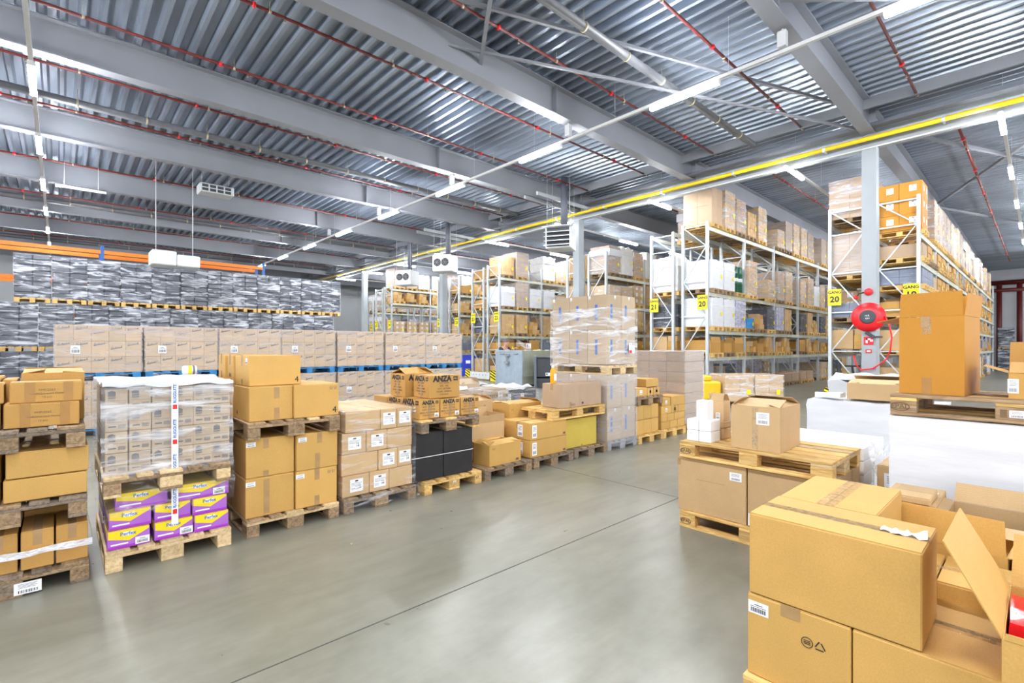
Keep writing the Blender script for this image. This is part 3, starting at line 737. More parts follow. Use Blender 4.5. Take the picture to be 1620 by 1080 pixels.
# --- violet and yellow detergent cartons under a wrapped layer of kraft cartons
pallet(.235, 4.52, 0, 'pale floor pallet under the violet and yellow cartons', WP)
def violet(x0, x1, z0, z1, lab, barcode, y0=4.58, d=.38, rot=0):
    w, h = x1-x0, z1-z0
    t = thing('printed_carton', lab, 'carton', ((x0+x1)/2, y0+d/2, z0), rot, 'violet and yellow cartons under the wrapped load')
    MB().bbox(-w/2, w/2, -d/2, d/2, 0, h-.002, .004).build('body', VIO, t)
    e = .0012
    def poly(pts, mat, nm, off):
        b = MB(); n = len(pts); b.add([(px*w-w/2, -d/2-off, pz*h) for px, pz in pts], [list(range(n))])
        b.add([(px*w-w/2, -d/2-off+.0009, pz*h) for px, pz in pts], [list(range(n))[::-1]])
        return b.build(nm, mat, t)
    MB().box(-w/2+.003, w/2-.003, -d/2+.003, d/2-.003, h-.002, h).build('lid', YEL, t)
    poly([(.02, .60), (.5, .38), (.98, .86), (.98, .98), (.02, .98)], YEL, 'yellow_field', .0014)
    poly([(.02, .02), (.98, .02), (.98, .16), (.02, .16)], VIOD, 'deep_violet_band', .0014)
    b = MB(); b.box(-w*.14, w*.10, -d/2-.0026, -d/2-.0014, h*.66, h*.88); b.build('brand_panel', LBL, t)
    put('printed_text', text_mesh('Perfex', .036, INKBL, .02), t, mat4=face_matrix((w, d, h), 'F', .48, .77, .003))
    MB().box(-w*.42, -w*.02, -d/2-.0022, -d/2-.0012, h*.22, h*.30).build('caption_bar', LBL, t)
    if barcode: put('shipping_label', label_mesh(.085, .052, 0), t, mat4=face_matrix((w, d, h), 'F', .82, .28, .002))
    # side panel stripe
    MB().box(-w/2-.0012, -w/2, -d/2+.01, d/2-.01, h*.6, h*.97).build('yellow_side_field', YEL, t)
    return t
violet(.25, .50, .145, .278, 'violet and yellow carton at the bottom left of its layer', True)
violet(.525, .775, .145, .278, 'violet and yellow carton at the bottom centre of its layer', True, rot=R(.8))
violet(.785, 1.025, .145, .278, 'violet and yellow carton at the bottom right of its layer', False, y0=4.57)
violet(.26, .51, .28, .41, 'violet and yellow carton in the second layer on the left', False, y0=4.60)
violet(.53, .765, .28, .41, 'violet and yellow carton in the second layer centre', False, y0=4.60)
violet(.775, 1.015, .28, .41, 'violet and yellow carton in the second layer on the right', False, y0=4.58)
violet(.30, .62, .412, .535, 'wide violet and yellow carton in the third layer on the left', False, y0=4.62, rot=R(-1))
violet(.64, 1.03, .412, .535, 'wide violet and yellow carton in the third layer on the right', True, y0=4.59)
VI = {'n': 0}
for (a, b_, z0, z1) in [(.25, .62, .145, .278), (.64, 1.02, .145, .278), (.25, .62, .28, .41), (.64, 1.02, .28, .41), (.25, .62, .412, .535), (.64, 1.02, .412, .535)]:
    VI['n'] += 1
    t = violet(a, b_, z0, z1, 'violet and yellow carton in the hidden back rank, %s, %s layer' % ('left' if a < .5 else 'right', {.145: 'lowest', .28: 'middle', .412: 'upper'}[z0]), False, y0=5.05, d=.6)
pallet(.225, 4.5, .54, 'pale middle pallet between the violet cartons and the wrapped kraft cartons', WP, mats=[WP, WA, WP])
kx = [.235, .375, .512, .65, .785, .912, 1.04]
def kraft_small():
    t = thing('kraft_carton', 'x', 'carton', (0,0,0)); w, d, h = .131, .28, .155
    MB().bbox(-w/2, w/2, -d/2, d/2, 0, h, .003).build('body', KG, t)
    b = MB(); x0 = -w*.38
    b.add([(x0, -d/2-.001, h*.64), (x0+.044, -d/2-.001, h*.64), (x0+.044, -d/2-.001, h*.86), (x0+.022, -d/2-.001, h*.93), (x0, -d/2-.001, h*.86)], [(0,1,2,3,4)])
    b.box(x0, x0+.044, -d/2-.0014, -d/2-.0005, h*.55, h*.61)
    b.build('emblem', INKG, t)
    b = MB(); b.box(-w*.40, w*.44, -d/2-.0012, -d/2-.0003, h*.435, h*.45); b.box(-w*.38, -w*.1, -d/2-.0012, -d/2-.0003, h*.49, h*.505); b.box(-w*.36, -w*.02, -d/2-.0012, -d/2-.0003, h*.2, h*.27)
    x = w*.08
    for k in range(9): b.box(x, x+.0028, -d/2-.0012, -d/2-.0003, h*.14, h*.32); x += .0048
    b.build('printed_lines', INKG, t)
    return t
kp = kraft_small(); q = 0
for k in range(4):
    for i in range(6):
        w = kx[i+1]-kx[i]-.004
        lab = 'small kraft carton above the violet cartons, %s row up, %s from the left' % (ORD[k], ORD[i])
        loc = ((kx[i]+kx[i+1])/2, 4.745, .685 + .158*k)
        if q == 0: kp.location = loc; tag(kp, lab, None, 'small kraft cartons in the wrapped load'); c = kp
        else: c = copy_tree(kp, None, loc, 0, lab, 'small kraft cartons in the wrapped load')
        c.rotation_euler.z = R(random.uniform(-.6, .6)); q += 1
for k in range(4):
    carton(.24, .63, 4.90, 5.68, .685+.158*k, .685+.158*k+.155, 'kraft carton behind the small printed ones, left side, %s layer' % ORD[k], KG, seam=None)
    carton(.64, 1.03, 4.90, 5.68, .685+.158*k, .685+.158*k+.155, 'kraft carton behind the small printed ones, right side, %s layer' % ORD[k], KG, seam=None)
film_on(.228, 1.048, 4.59, 5.69, .64, 1.325, 'clear stretch film around the upper kraft cartons of the second stack', F4, .012, 5, (26, 20, 26))
film_on(.222, 1.05, 4.555, 5.69, .38, .67, 'loose stretch film around the pallet edge over the violet cartons', F1, .015, 9, (26, 20, 12), no_top=True)
b = lumpy(-.41, .415, -.56, .56, 0, .028, .014, (30, 30, 3), 17, top=2.5)
tag(b.build('film_cover', WHT, None, (.64, 5.14, 1.322)), 'bunched whitish film lying over the top of the kraft cartons', 'film')
# printed tape hanging down the front
t = thing('sealing_tape', 'white printed sealing tape running down the second stack front', 'tape', (.655, 4.565, 1.33))
bb = MB(); bb.box(-.022, .022, -.004, -.002, -1.08, 0); bb.box(-.022, .022, -.004, .3, 0, .002); bb.build('strip', LBL, t)
for k in range(4):
    z = -.17 - .27*k
    MB().box(-.014, .014, -.0052, -.004, z-.02, z+.015).build('red_stamp', INKR, t)
    o = put('printed_text', text_mesh('RUGGUITE', .03, INKBL, .03), t, mat4=Matrix.Translation((0, -.0055, z+.10)) @ Matrix(((0,-1,0,0),(0,0,-1,0),(1,0,0,0),(0,0,0,1))))
b = MB().lathe([(.035, -.06), (.04, -.05), (.04, .05), (.02, .055)], 16); t = thing('tape_roll', 'small roll with yellow and grey bands lying on the wrapped kraft cartons', 'roll', (.90, 5.45, 1.405))
b.build('body', WHT, t).rotation_euler = (0, R(90), 0)
MB().lathe([(.041, -.02), (.042, -.015), (.042, .005), (.041, .01)], 16).build('yellow_band', YEL, t).rotation_euler = (0, R(90), 0)
MB().lathe([(.041, .02), (.042, .022), (.042, .032), (.041, .034)], 16).build('grey_band', INKG, t).rotation_euler = (0, R(90), 0)

# --- stack of big golden cartons marked 4 and 5
pallet(1.16, 4.56, 0, 'brown floor pallet under the four big golden cartons', WA, mats=[WA, WP, WA])
BL = ('label', 'F', .22, .90, .075, .045, 2)
g4 = 'big golden cartons of the third stack'
carton(1.165, 1.565, 4.62, 5.2, .145, .485, 'big golden carton marked 5, bottom left of the third stack', K, seam='y', marks=[('label', 'F', .10, .86, .075, .04, 2), ('patch', 'F', .42, .5, .045, .3, TAPE, 'tape'), ('text', 'L', .2, .14, '5', .07, INK)], group=g4)
carton(1.575, 1.955, 4.6, 5.2, .145, .485, 'big golden carton bottom right of the third stack', K, seam='y', marks=[('label', 'F', .10, .86, .075, .04, 2), ('patch', 'F', .5, .85, .045, .1, TAPE, 'tape'), ('patch', 'F', .5, .14, .045, .09, TAPE, 'tape'), ('glyph', 'F', .80, .88, .03)], group=g4)
carton(1.17, 1.57, 4.63, 5.2, .487, .825, 'big golden carton upper left of the third stack below its second pallet', K, seam='y', marks=[('label', 'F', .10, .86, .075, .04, 2), ('patch', 'F', .40, .86, .045, .09, TAPE, 'tape'), ('patch', 'F', .40, .08, .045, .05, TAPE, 'tape')], group=g4)
carton(1.58, 1.96, 4.6, 5.2, .487, .825, 'big golden carton upper right of the third stack below its second pallet', K, seam='y', marks=[('label', 'F', .14, .84, .075, .04, 2), ('patch', 'F', .55, .85, .045, .1, TAPE, 'tape'), ('patch', 'F', .5, .22, .045, .14, TAPE, 'tape')], group=g4)
for i, (a, b_, z0) in enumerate([(1.17, 1.56, .145), (1.57, 1.95, .145), (1.17, 1.56, .487), (1.57, 1.95, .487)]):
    carton(a, b_, 5.22, 5.74, z0, z0+.338, 'big golden carton in the back rank of the third stack, %s' % ['low left', 'low right', 'high left', 'high right'][i], K)
pallet(1.165, 4.55, .827, 'second brown pallet of the third stack under the cartons marked 4', WA, mats=[WA, WA, WP])
carton(1.19, 1.555, 4.63, 5.1, .972, 1.275, 'golden carton marked 4 on its narrow side, left on the second pallet', K, seam='y', rot=R(1), marks=[('patch', 'F', .62, .80, .045, .1, TAPE, 'tape'), ('patch', 'F', .62, .2, .045, .1, TAPE, 'tape'), ('text', 'L', .25, .18, '4', .06, INK)])
carton(1.565, 1.975, 4.60, 5.1, .972, 1.275, 'golden carton marked 4 with handling symbols, right on the second pallet', K, seam='y', rot=R(-.8), marks=[('text', 'F', .90, .17, '4', .085, INK), ('glyph', 'F', .82, .87, .03)])
carton(1.18, 1.96, 5.15, 5.72, .972, 1.26, 'wide golden carton behind the cartons marked 4', K)
carton(1.05, 1.20, 5.2, 5.65, .972, 1.272, 'narrow golden carton sticking out left on the second pallet of the third stack', K, seam=None)
carton(1.20, 1.64, 4.68, 5.08, 1.278, 1.545, 'golden carton marked 4 lying on top of the third stack', K, rot=R(2), seam='y', marks=[('text', 'F', .92, .17, '4', .075, INK), ('patch', 'L', .5, .85, .045, .1, TAPE, 'tape'), ('patch', 'L', .5, .1, .045, .06, TAPE, 'tape'), ('label', 'L', .82, .82, .05, .05, 2)])
carton(1.18, 1.60, 5.10, 5.30, 1.278, 1.545, 'golden carton behind the top one of the third stack, with printed tape', K, seam='x', marks=[('patch', 'L', .5, .85, .04, .1, TAPE, 'tape'), ('text', 'L', .5, .3, 'IIIIII', .05, INKB)])
carton(1.16, 1.58, 5.32, 5.56, 1.278, 1.55, 'golden carton farthest left on top of the third stack', K, seam='x', marks=[('patch', 'L', .5, .85, .04, .1, TAPE, 'tape'), ('patch', 'L', .5, .2, .03, .12, INKB, 'printed_bar')])

# --- wrapped cartons with white sheets
pallet(2.01, 4.56, 0, 'weathered floor pallet under the wrapped cartons with white sheets', WG, mats=[WG, WA])
g5 = 'wrapped cartons with white printed sheets'
LS = lambda u, v=.5: ('label', 'F', u, v, .135, .125, 1)
rows5 = [(.147, [(2.02, 2.30, 1), (2.305, 2.52, 1), (2.525, 2.80, 0)]), (.355, [(2.015, 2.40, 0), (2.405, 2.62, 1), (2.625, 2.795, 1)]),
         (.565, [(2.02, 2.27, 1), (2.275, 2.50, 1), (2.505, 2.80, 0)]), (.775, [(2.05, 2.42, 0), (2.425, 2.61, 1), (2.615, 2.795, 1)])]
for r, (z0, cs) in enumerate(rows5):
    for i, (a, b_, l) in enumerate(cs):
        carton(a, b_, 4.63 + random.uniform(-.01, .01), 5.02, z0, z0+.206, 'tan carton%s left of the ANZA cartons, %s row up, %s' % (' with a white sheet' if l else '', ORD[r], ['left', 'middle', 'right'][i]), K2, seam='y', marks=[LS(.52)] if l else [], group=g5)
    for i in range(2): carton(2.03+.39*i, 2.41+.39*i, 5.03, 5.74, z0, z0+.2, 'tan carton hidden behind the sheet-labelled ones, %s row, %s' % (ORD[r], ['left', 'right'][i]), K2, seam=None, group=g5)
film_on(2.008, 2.81, 4.60, 5.76, .16, .985, 'glossy clear film around the cartons with white sheets', F1, .008, 21, (20, 18, 22))
film_on(2.0, 2.82, 4.55, 5.77, .03, .16, 'torn film skirt hanging over the weathered floor pallet', F1, .022, 23, (40, 20, 5), no_top=True, name='film_skirt')
# --- black cartons and ANZA cartons
pallet(2.915, 4.56, 0, 'bright orange-tinted floor pallet under the black cartons', WY, marks=[('label', 'F', .50, .6, .04, .02, 2), ('text', 'F', .92, .5, 'r/.', .06, INK)])
for i, (a, b_, z0) in enumerate([(2.80, 3.20, .15), (3.21, 3.62, .15), (2.80, 3.20, .415), (3.21, 3.62, .415)]):
    carton(a, b_, 4.62, 5.1, z0, z0+.262, 'black carton %s under the ANZA cartons' % ['lower left', 'lower right', 'upper left', 'upper right'][i], BLK, seam='x', group='black cartons')
    carton(a, b_, 5.12, 5.6, z0, z0+.262, 'black carton in the back rank, %s, under the ANZA cartons' % ['lower left', 'lower right', 'upper left', 'upper right'][i], BLK, seam='x', group='black cartons')
b = MB(); 
b.box(2.795, 3.63, 4.615, 4.618, .405, .412); b.box(2.793, 2.796, 4.617, 5.61, .405, .412); b.box(3.626, 3.629, 4.617, 5.61, .405, .412); b.box(2.795, 3.63, 5.608, 5.61, .405, .412)
tag(b.build('strapping_band', LBL), 'thin white strap tied around the black cartons', 'strap')
pallet(2.86, 4.54, .68, 'weathered upper pallet under the lower row of ANZA cartons', WY, mats=[WG, WY, WA])
def anza(x0, x1, y0, y1, z0, z1, lab, rot=0, detail=0, flaps=None):
    w, d, h = x1-x0, y1-y0, z1-z0
    s = min(w, .42)
    mk = []
    for f, ww in (('F', w), ('L', d)):
        sz = min(ww, .40)*.24
        mk += [('text', f, .42, .84, 'ANZA', sz*.9, INK, .06), ('patch', f, .86, .845, sz*.62, sz*.5, INK, 'printed_block'), ('text', f, .86, .84, 'PRO', sz*.26, K, .02)]
        if detail:
            for k, s_ in enumerate(['ART: 320780', 'SIZE:  XXL', 'QTY: 120 PAIRS', 'PO NR.: 20008010', 'LYN 0719']): mk.append(('text', f, .48, .66-.125*k, s_, .026, INKB, .01))
        else:
            for k, s_ in enumerate(['N.W:  47  KGS', 'N.W:  4.2  KGS', 'MEAS: 41X28X27CM', 'CTN NO: 071']): mk.append(('text', f, .44, .64-.15*k, s_, .026, INKB, .01))
    mk.append(('patch', 'L', .5, .5, .045, h*.98, TAPE, 'tape'))
    if not detail: mk += [('patch', 'F', .5, .5, .045, h*.98, TAPE, 'tape'), ('label', 'F', .84, .18, .055, .042, 0)]
    # lettering must sit above the tape
    mk = [m for m in mk if m[0] == 'patch' and m[6-1] is TAPE] + [m for m in mk if not (m[0] == 'patch' and m[5] is TAPE)]
    if flaps: return open_carton(x0, x1, y0, y1, z0, z1, lab, KD, rot, flaps, mk, 'ANZA cartons')
    return carton(x0, x1, y0, y1, z0, z1, lab, KD, rot, 'x', 1, mk, group='ANZA cartons')
anza(2.875, 3.135, 4.60, 5.0, .828, 1.04, 'ANZA carton in the lower row, leftmost at the pallet edge', R(1))
anza(3.15, 3.42, 4.60, 5.0, .828, 1.035, 'ANZA carton in the lower row, middle')
anza(3.435, 3.70, 4.59, 5.0, .828, 1.03, 'ANZA carton in the lower row, rightmost', R(-1))
anza(2.90, 3.30, 5.03, 5.35, .828, 1.03, 'low ANZA carton behind the lower row, left')
anza(3.31, 3.68, 5.03, 5.35, .828, 1.03, 'low ANZA carton behind the lower row, right')
carton(2.9, 3.68, 5.37, 5.7, .828, 1.02, 'wide golden carton in the rear of the ANZA pallet', KD)
anza(3.03, 3.44, 4.63, 4.98, 1.043, 1.30, 'large ANZA carton on top of the row, nearer of the two', R(-2), 1)
anza(2.97, 3.38, 5.08, 5.40, 1.035, 1.30, 'large ANZA carton on top of the row with its lid popped open, farther back', R(2), 1, {'-y': (.17, 24), '+y': (.17, 18), '-x': (.15, 5), '+x': (.15, 30)})
# --- open cartons
pallet(3.765, 4.56, 0, 'brown pallet carrying the low half-open carton', WA, mats=[WA, WG])
open_carton(3.88, 4.42, 4.62, 4.93, .145, .40, 'low golden carton with a raised lid on its own pallet right of the black cartons', K, R(1), {'-y': (.16, 10), '+y': (.16, 165), '-x': (.1, 24), '+x': (.1, 10)}, [('glyph', 'F', .1, .84, .022), ('patch', 'F', .88, .12, .055, .03, INKB, 'printed_block')])
open_carton(3.80, 4.45, 4.98, 5.35, .145, .62, 'golden carton with upright front flap behind the low half-open carton', K2, 0, {'-y': (.1, 100), '+y': (.16, 90), '-x': (.1, 100), '+x': (.1, 80)})
open_carton(4.02, 4.60, 5.40, 5.76, .145, .86, 'tall golden carton with white sheet behind the half-open carton', K2, 0, {'-y': (.2, 14), '+y': (.18, 6), '-x': (.12, 18), '+x': (.12, 35)}, [('label', 'F', .85, .5, .09, .17, 2), ('text', 'F', .75, .9, 'IIII', .03, INKB)])
pallet(4.61, 4.56, 0, 'mossy brown pallet under two flat cartons with label sheets', WA, mats=[WG, WA])
for i, z0 in enumerate([.145, .378]):
    carton(4.58, 5.30, 4.60, 5.1, z0, z0+.23, ['lower', 'upper'][i] + ' flat wide carton with white label sheets beside the yellow carton', K, seam='x', tape=1, marks=[('label', 'F', .10, .5, .085, .17, 2), ('patch', 'F', .93, .14, .05, .03, INKB, 'printed_block'), ('label', 'L', .6, .5, .1, .16, 2)] )
carton(4.62, 5.28, 5.13, 5.7, .145, .60, 'golden carton behind the two flat wide cartons', K)
open_carton(4.75, 5.40, 5.2, 5.62, .602, .79, 'flat golden carton with partly lifted lid lying behind the two flat cartons', K, 0, {'-y': (.2, 8), '+y': (.2, 6), '-x': (.1, 12), '+x': (.1, 30)}, [('glyph', 'F', .07, .6, .02, INKB), ('text', 'R', .5, .6, 'IIII', .03, INKB)])
pallet(5.45, 4.58, 0, 'worn pallet under the yellow carton', WA, mats=[WG, WA])
carton(5.36, 6.07, 4.66, 5.6, .147, .57, 'plain yellow carton under a tilted pallet', KY, seam='x', marks=[('patch', 'F', .5, .04, .03, .03, TAPE, 'tape')])
t = pallet(4.98, 4.58, .60, 'new pine pallet lying crosswise on the yellow carton', WY, long='x', rot=0)
carton(5.22, 5.60, 4.62, 5.0, .747, 1.09, 'rosy-brown carton with recycling symbol, left of the pair on the crosswise pallet', K4, seam='x', tape=1, marks=[('recycle', 'F', .72, .12, .05), ('patch', 'F', .5, .12, .04, .08, TAPE, 'tape')])
carton(5.61, 6.16, 4.64, 5.0, .747, 1.09, 'rosy-brown carton, right of the pair on the crosswise pallet', K4, seam='x', tape=1, marks=[('patch', 'F', .18, .14, .04, .03, INK, 'printed_block'), ('recycle', 'L', .4, .12, .05)])
t = thing('spray_bottle', 'orange plastic bottle standing on the left rosy carton', 'bottle', (5.32, 4.88, 1.092))
MB().lathe([(.04, 0), (.042, .01), (.042, .15), (.038, .19), (.018, .215), (.018, .23)], 20).build('bottle_body', OBOT, t)
MB().lathe([(.017, .23), (.017, .26), (.01, .262)], 12).build('cap', WHT, t)
MB().box(-.02, .03, -.0445, -.041, .04, .14).build('label_sheet', LBL, t)
# --- tall wrapped stack with blue lettering
pallet(6.25, 4.58, 0, 'grey plastic wrapped pallet under the tall two-pallet stack', WPL)
g7 = 'kraft cartons of the tall wrapped stack'
def bluebox(x0, x1, y0, y1, z0, z1, lab):
    return carton(x0, x1, y0, y1, z0, z1, lab, KG, seam='y', group=g7, marks=[('patch', 'L', .45, .5, .05, .24, INKBL, 'blue_lettering_bar'), ('patch', 'F', .3, .5, .05, .24, INKBL, 'blue_lettering_bar'), ('label', 'L', .1, .93, .04, .05, 2), ('label', 'F', .55, .93, .04, .05, 2)])
for li, (z0, z1) in enumerate([(.147, .66), (.662, 1.185), (1.345, 1.90), (1.902, 2.45)]):
    for r in range(3):
        for cpos in range(2):
            x0 = 6.27 + cpos*.39; y0 = 4.61 + r*.385
            bluebox(x0, x0+(.385 if li != 3 else .383), y0, y0+.38, z0, z1, 'kraft carton with blue lettering in the tall wrapped stack, %s layer, %s rank, %s side' % (['lowest', 'second', 'third', 'top'][li], ['front', 'middle', 'back'][r], ['left', 'right'][cpos]))
pallet(6.26, 4.58, 1.188, 'pine pallet halfway up the tall wrapped stack', WP, marks=[('text', 'L', .5, .3, 'EPAL', .07, INKB)])
film_on(6.255, 7.06, 4.595, 5.775, .05, 1.185, 'stretch film around the lower half of the tall stack', F2, .01, 31, (14, 16, 24), no_top=True)
film_on(6.255, 7.06, 4.595, 5.775, 1.30, 2.24, 'stretch film around the upper half of the tall stack with bare carton tops', F4, .012, 37, (14, 16, 24), no_top=True)
t = thing('warning_label', 'red and white warning label on the upper half of the tall wrapped stack', 'label', (6.86, 4.565, 1.52))
MB().box(-.06, .02, -.003, 0, 0, .17).build('sheet', LBL, t); MB().box(-.055, .015, -.005, -.003, .005, .05).build('red_field', INKR, t); MB().box(.03, .1, -.003, 0, .0, .13).build('sheet', LBL, t)
# --- small golden cartons, two pallets
pallet(7.08, 4.56, 0, 'orange-tinted pallet under six small golden cartons right of the tall stack', WY)
n = 0
for k in range(2):
    for i in range(3):
        carton(7.06+.235*i, 7.06+.235*i+.23, 4.60, 4.95, .147+.245*k, .147+.245*k+.242, 'small golden carton right of the tall stack, %s row, %s' % (['lower', 'upper'][k], ['left', 'middle', 'right'][i]), K, seam=None, group='small golden cartons right of the tall stack')
carton(7.08, 7.78, 5.0, 5.7, .147, .62, 'large golden carton behind the six small ones', K)
pallet(7.05, 4.56, .64, 'brown upper pallet on the six small golden cartons', WA)
carton(7.08, 7.40, 4.60, 4.9, .787, .93, 'small golden carton with white sticker on the upper pallet right of the tall stack', K, marks=[('label', 'F', .4, .5, .07, .07, 2)])
carton(7.41, 7.59, 4.60, 4.9, .787, .92, 'small taped golden carton in the middle of the upper pallet right of the tall stack', K, seam='y', tape=2)
carton(7.60, 7.80, 4.60, 4.9, .787, .92, 'small taped golden carton at the right end of the upper pallet', K, seam='y', tape=2)
carton(7.40, 7.79, 4.62, 5.2, .932, 1.07, 'flat golden carton on top of the small ones on the upper pallet', K)
carton(7.08, 7.38, 4.95, 5.4, .787, 1.03, 'golden carton at the back of the upper pallet right of the tall stack', K)
pallet(7.86, 4.56, 0, 'pale pallet under the stepped pile of golden cartons', WY)
sp = [(7.86, 8.15, .147, .285), (8.16, 8.42, .147, .285), (8.43, 8.70, .147, .285), (7.86, 8.05, .287, .42), (8.06, 8.3, .287, .42), (8.31, 8.70, .287, .42), (7.86, 8.2, .422, .56), (8.21, 8.45, .422, .55), (8.46, 8.72, .422, .55), (7.88, 8.17, .562, .70), (8.2, 8.70, .552, .72)]
for i, (a, b_, z0, z1) in enumerate(sp):
    carton(a, b_, 4.60, 4.95, z0, z1, 'golden carton in the stepped pile before the big wrapped load, %s counted from bottom left' % ORD[i], K, seam='y' if i % 2 else 'x', tape=(2 if i in (2, 4, 7, 8) else None), marks=[('label', 'F', .5, .5, .06, .06, 2)] if i in (6, 9) else [], group='stepped pile of golden cartons')
carton(7.9, 8.68, 5.0, 5.7, .147, .6, 'large golden carton behind the stepped pile', K)
# --- big smooth wrapped load
pallet(8.72, 4.56, 0, 'pine pallet under the big smooth wrapped load', WY)
for k in range(7):
    for i in range(3): carton(8.73, 9.47, 4.62+.385*i, 4.62+.385*i+.38, .147+.2*k, .147+.2*k+.198, 'rosy carton inside the big smooth wrapped load, %s layer, %s rank' % (ORD[k], ['front', 'middle', 'back'][i]), K4, seam=None, group='cartons of the big smooth wrapped load')
film_on(8.725, 9.475, 4.61, 5.77, .16, 1.55, 'milky stretch film around the big smooth wrapped load', F2, .006, 41, (10, 12, 20))

# ================================================================== RIGHT SIDE: EPAL STACK
def epal(t, faces):
    for f, u, v, s in faces: mark(t, (.8, 1.2, .144), 'text', f, u, v, 'EPAL', s, INKB, .02)
    b = MB()
    for f, u, v, s in faces:
        ring = [(1.15*s*math.cos(2*PI*k/20), .62*s*math.sin(2*PI*k/20), .0004) for k in range(20)]
        bb = MB().tube(ring, .0022, 4, closed=True); put('oval_mark', bb.mesh('oval_mark', INKB), t, mat4=face_matrix((.8, 1.2, .144), f, u, v, .002))
t = pallet(4.14, 1.04, 0, 'lower EPAL pallet on the floor under the two large worn cartons', WY); epal(t, [('L', .05, .42, .042)])
carton(4.17, 4.75, 1.665, 2.27, .145, .625, 'large worn tan carton with an address sticker, left on the lower EPAL pallet', K2, seam='x', marks=[('label', 'L', .86, .80, .10, .07, 2), ('patch', 'L', .5, .62, .25, .0015, INKB, 'crease'), ('patch', 'L', .02, .9, .03, .06, TAPE, 'tape')])
carton(4.175, 4.76, 1.06, 1.655, .145, .622, 'large worn tan carton, right on the lower EPAL pallet, partly behind the foreground cartons', K2, seam='x', marks=[('label', 'L', .07, .12, .07, .10, 2)])
carton(4.78, 5.02, 1.06, 2.2, .145, .62, 'narrow golden carton behind the large worn ones under the upper EPAL pallet', K2)
t = pallet(4.14, 1.04, .628, 'upper yellowish EPAL pallet carrying the white and the half-open cartons', WY, mats=[WY, WY, WP]); epal(t, [('L', .05, .42, .042)])
open_carton(4.20, 4.70, 1.42, 1.80, .774, 1.13, 'tan half-open carton with address sticker on the upper EPAL pallet', K2, R(1), {'-x': (.19, 16), '+x': (.19, 20), '-y': (.1, 16), '+y': (.1, 40)}, [('label', 'L', .66, .74, .10, .10, 2), ('patch', 'L', .5, .5, .045, .34, TAPEC, 'tape')])
for i, (y0, z0, lab) in enumerate([(2.10, .774, 'lower left'), (1.985, .774, 'lower right'), (2.10, .872, 'upper left'), (1.985, .872, 'upper right')]):
    carton(4.22, 4.40, y0, y0+.11, z0, z0+.095, 'small white carton in the cube of four on the EPAL pallet, ' + lab, LBL, seam='x', bev=.002, group='small white cartons')
carton(4.24, 4.36, 2.03, 2.13, .969, 1.14, 'small white upright carton standing on the cube of four', LBL, seam='x', bev=.002, rot=R(-2))
carton(4.46, 4.62, 1.98, 2.12, .774, .874, 'small tan carton behind the white ones on the EPAL pallet, lower', K2, seam='x')
carton(4.46, 4.62, 1.98, 2.12, .876, .94, 'small tan carton behind the white ones on the EPAL pallet, middle', K2, seam='x')
open_carton(4.47, 4.61, 1.985, 2.115, .942, 1.12, 'small tan carton with lifted flap behind the white ones', K2, 0, {'-x': (.08, 60), '+y': (.07, 100), '+x': (.07, 60)}, [('label', 'L', .6, .25, .04, .06, 2)])

# ------------------------------------------------------------------ foreground cartons at the right
pallet(2.27, -.28, 0, 'worn pallet under the foreground golden cartons', WY, long='y')
FG = [('label', 'L', .12, .84, .085, .055, 0), ('patch', 'L', .45, .93, .075, .05, TAPE, 'tape'), ('recycle', 'L', .73, .66, .05), ('patch', 'L', .47, .03, .06, .03, TAPE, 'tape')]
carton(2.30, 2.90, .515, .912, .145, .508, 'foreground golden carton with barcode sticker and recycling marks, lowest at left', K, seam='y', tape=1, marks=FG)
carton(2.30, 2.90, .02, .51, .145, .508, 'foreground golden carton directly right of the barcode one', K, seam='y', tape=1, tmat=TAPEC, tw=.06)
carton(2.30, 2.80, -.30, .01, .145, .50, 'foreground golden carton at the lower right frame corner', K, seam='y')
carton(2.30, 2.665, .297, .905, .511, .872, 'large foreground golden carton with peeled white tape end on its lid', K, seam='y', tape=1, tmat=TAPEC, tw=.055, over=.03)
b = MB(); pts = []
for k in range(13): a = k/12; pts.append((-.12*a + .03*math.sin(6*a), .012 + .012*math.sin(9*a) + (.05*max(0, a-.8)*5*.3), 0))
rnd = random.Random(4); vs = []; 
for k in range(13):
    a = k/12; wv = .016 + .006*math.sin(k*2.1); vs += [(-wv + .01*math.sin(k), .15-.15*a, .003+.004*math.sin(k*1.7)), (wv + .006*math.cos(k*2), .15-.15*a + .004, .003+.012*abs(math.sin(k*1.1)) + (.02 if a > .85 else 0))]
fs = [(2*k, 2*k+1, 2*k+3, 2*k+2) for k in range(12)]
b.add(vs, fs, 0, True); b.add([(x, y, z+.0012) for x, y, z in vs], [f[::-1] for f in fs], 0, True)
tag(b.build('peeled_tape', LBL, None, (2.47, .30, .874)), 'crumpled white peeled tape end on the large foreground carton', 'tape')
carton(2.68, 3.26, .505, .905, .511, .868, 'golden carton behind the large foreground one with wide taped lid', K, seam='x', tape=1, tmat=TAPEC, tw=.075)
pallet(2.92, -.30, .0, 'pallet under the second rank of foreground cartons', WY, long='y')
carton(2.91, 3.26, .51, .90, .145, .508, 'golden carton holding up the taped-lid carton in the second rank', K, seam='y')
carton(2.86, 3.24, .328, .50, .145, .585, 'golden taped carton beside the seam, second rank, left part', K, seam='y', tape=1, tmat=TAPEC, tw=.04)
carton(2.86, 3.24, -.20, .322, .145, .585, 'golden taped carton of the second rank, right part', K, seam='y', tape=1, tmat=TAPEC, tw=.04)
open_carton(3.30, 3.66, .10, .55, .145, .62, 'golden carton with big flap standing open behind the large foreground one', K, R(-4), {'-y': (.15, 175), '-x': (.17, 88), '+y': (.12, 200), '+x': (.15, 190)})
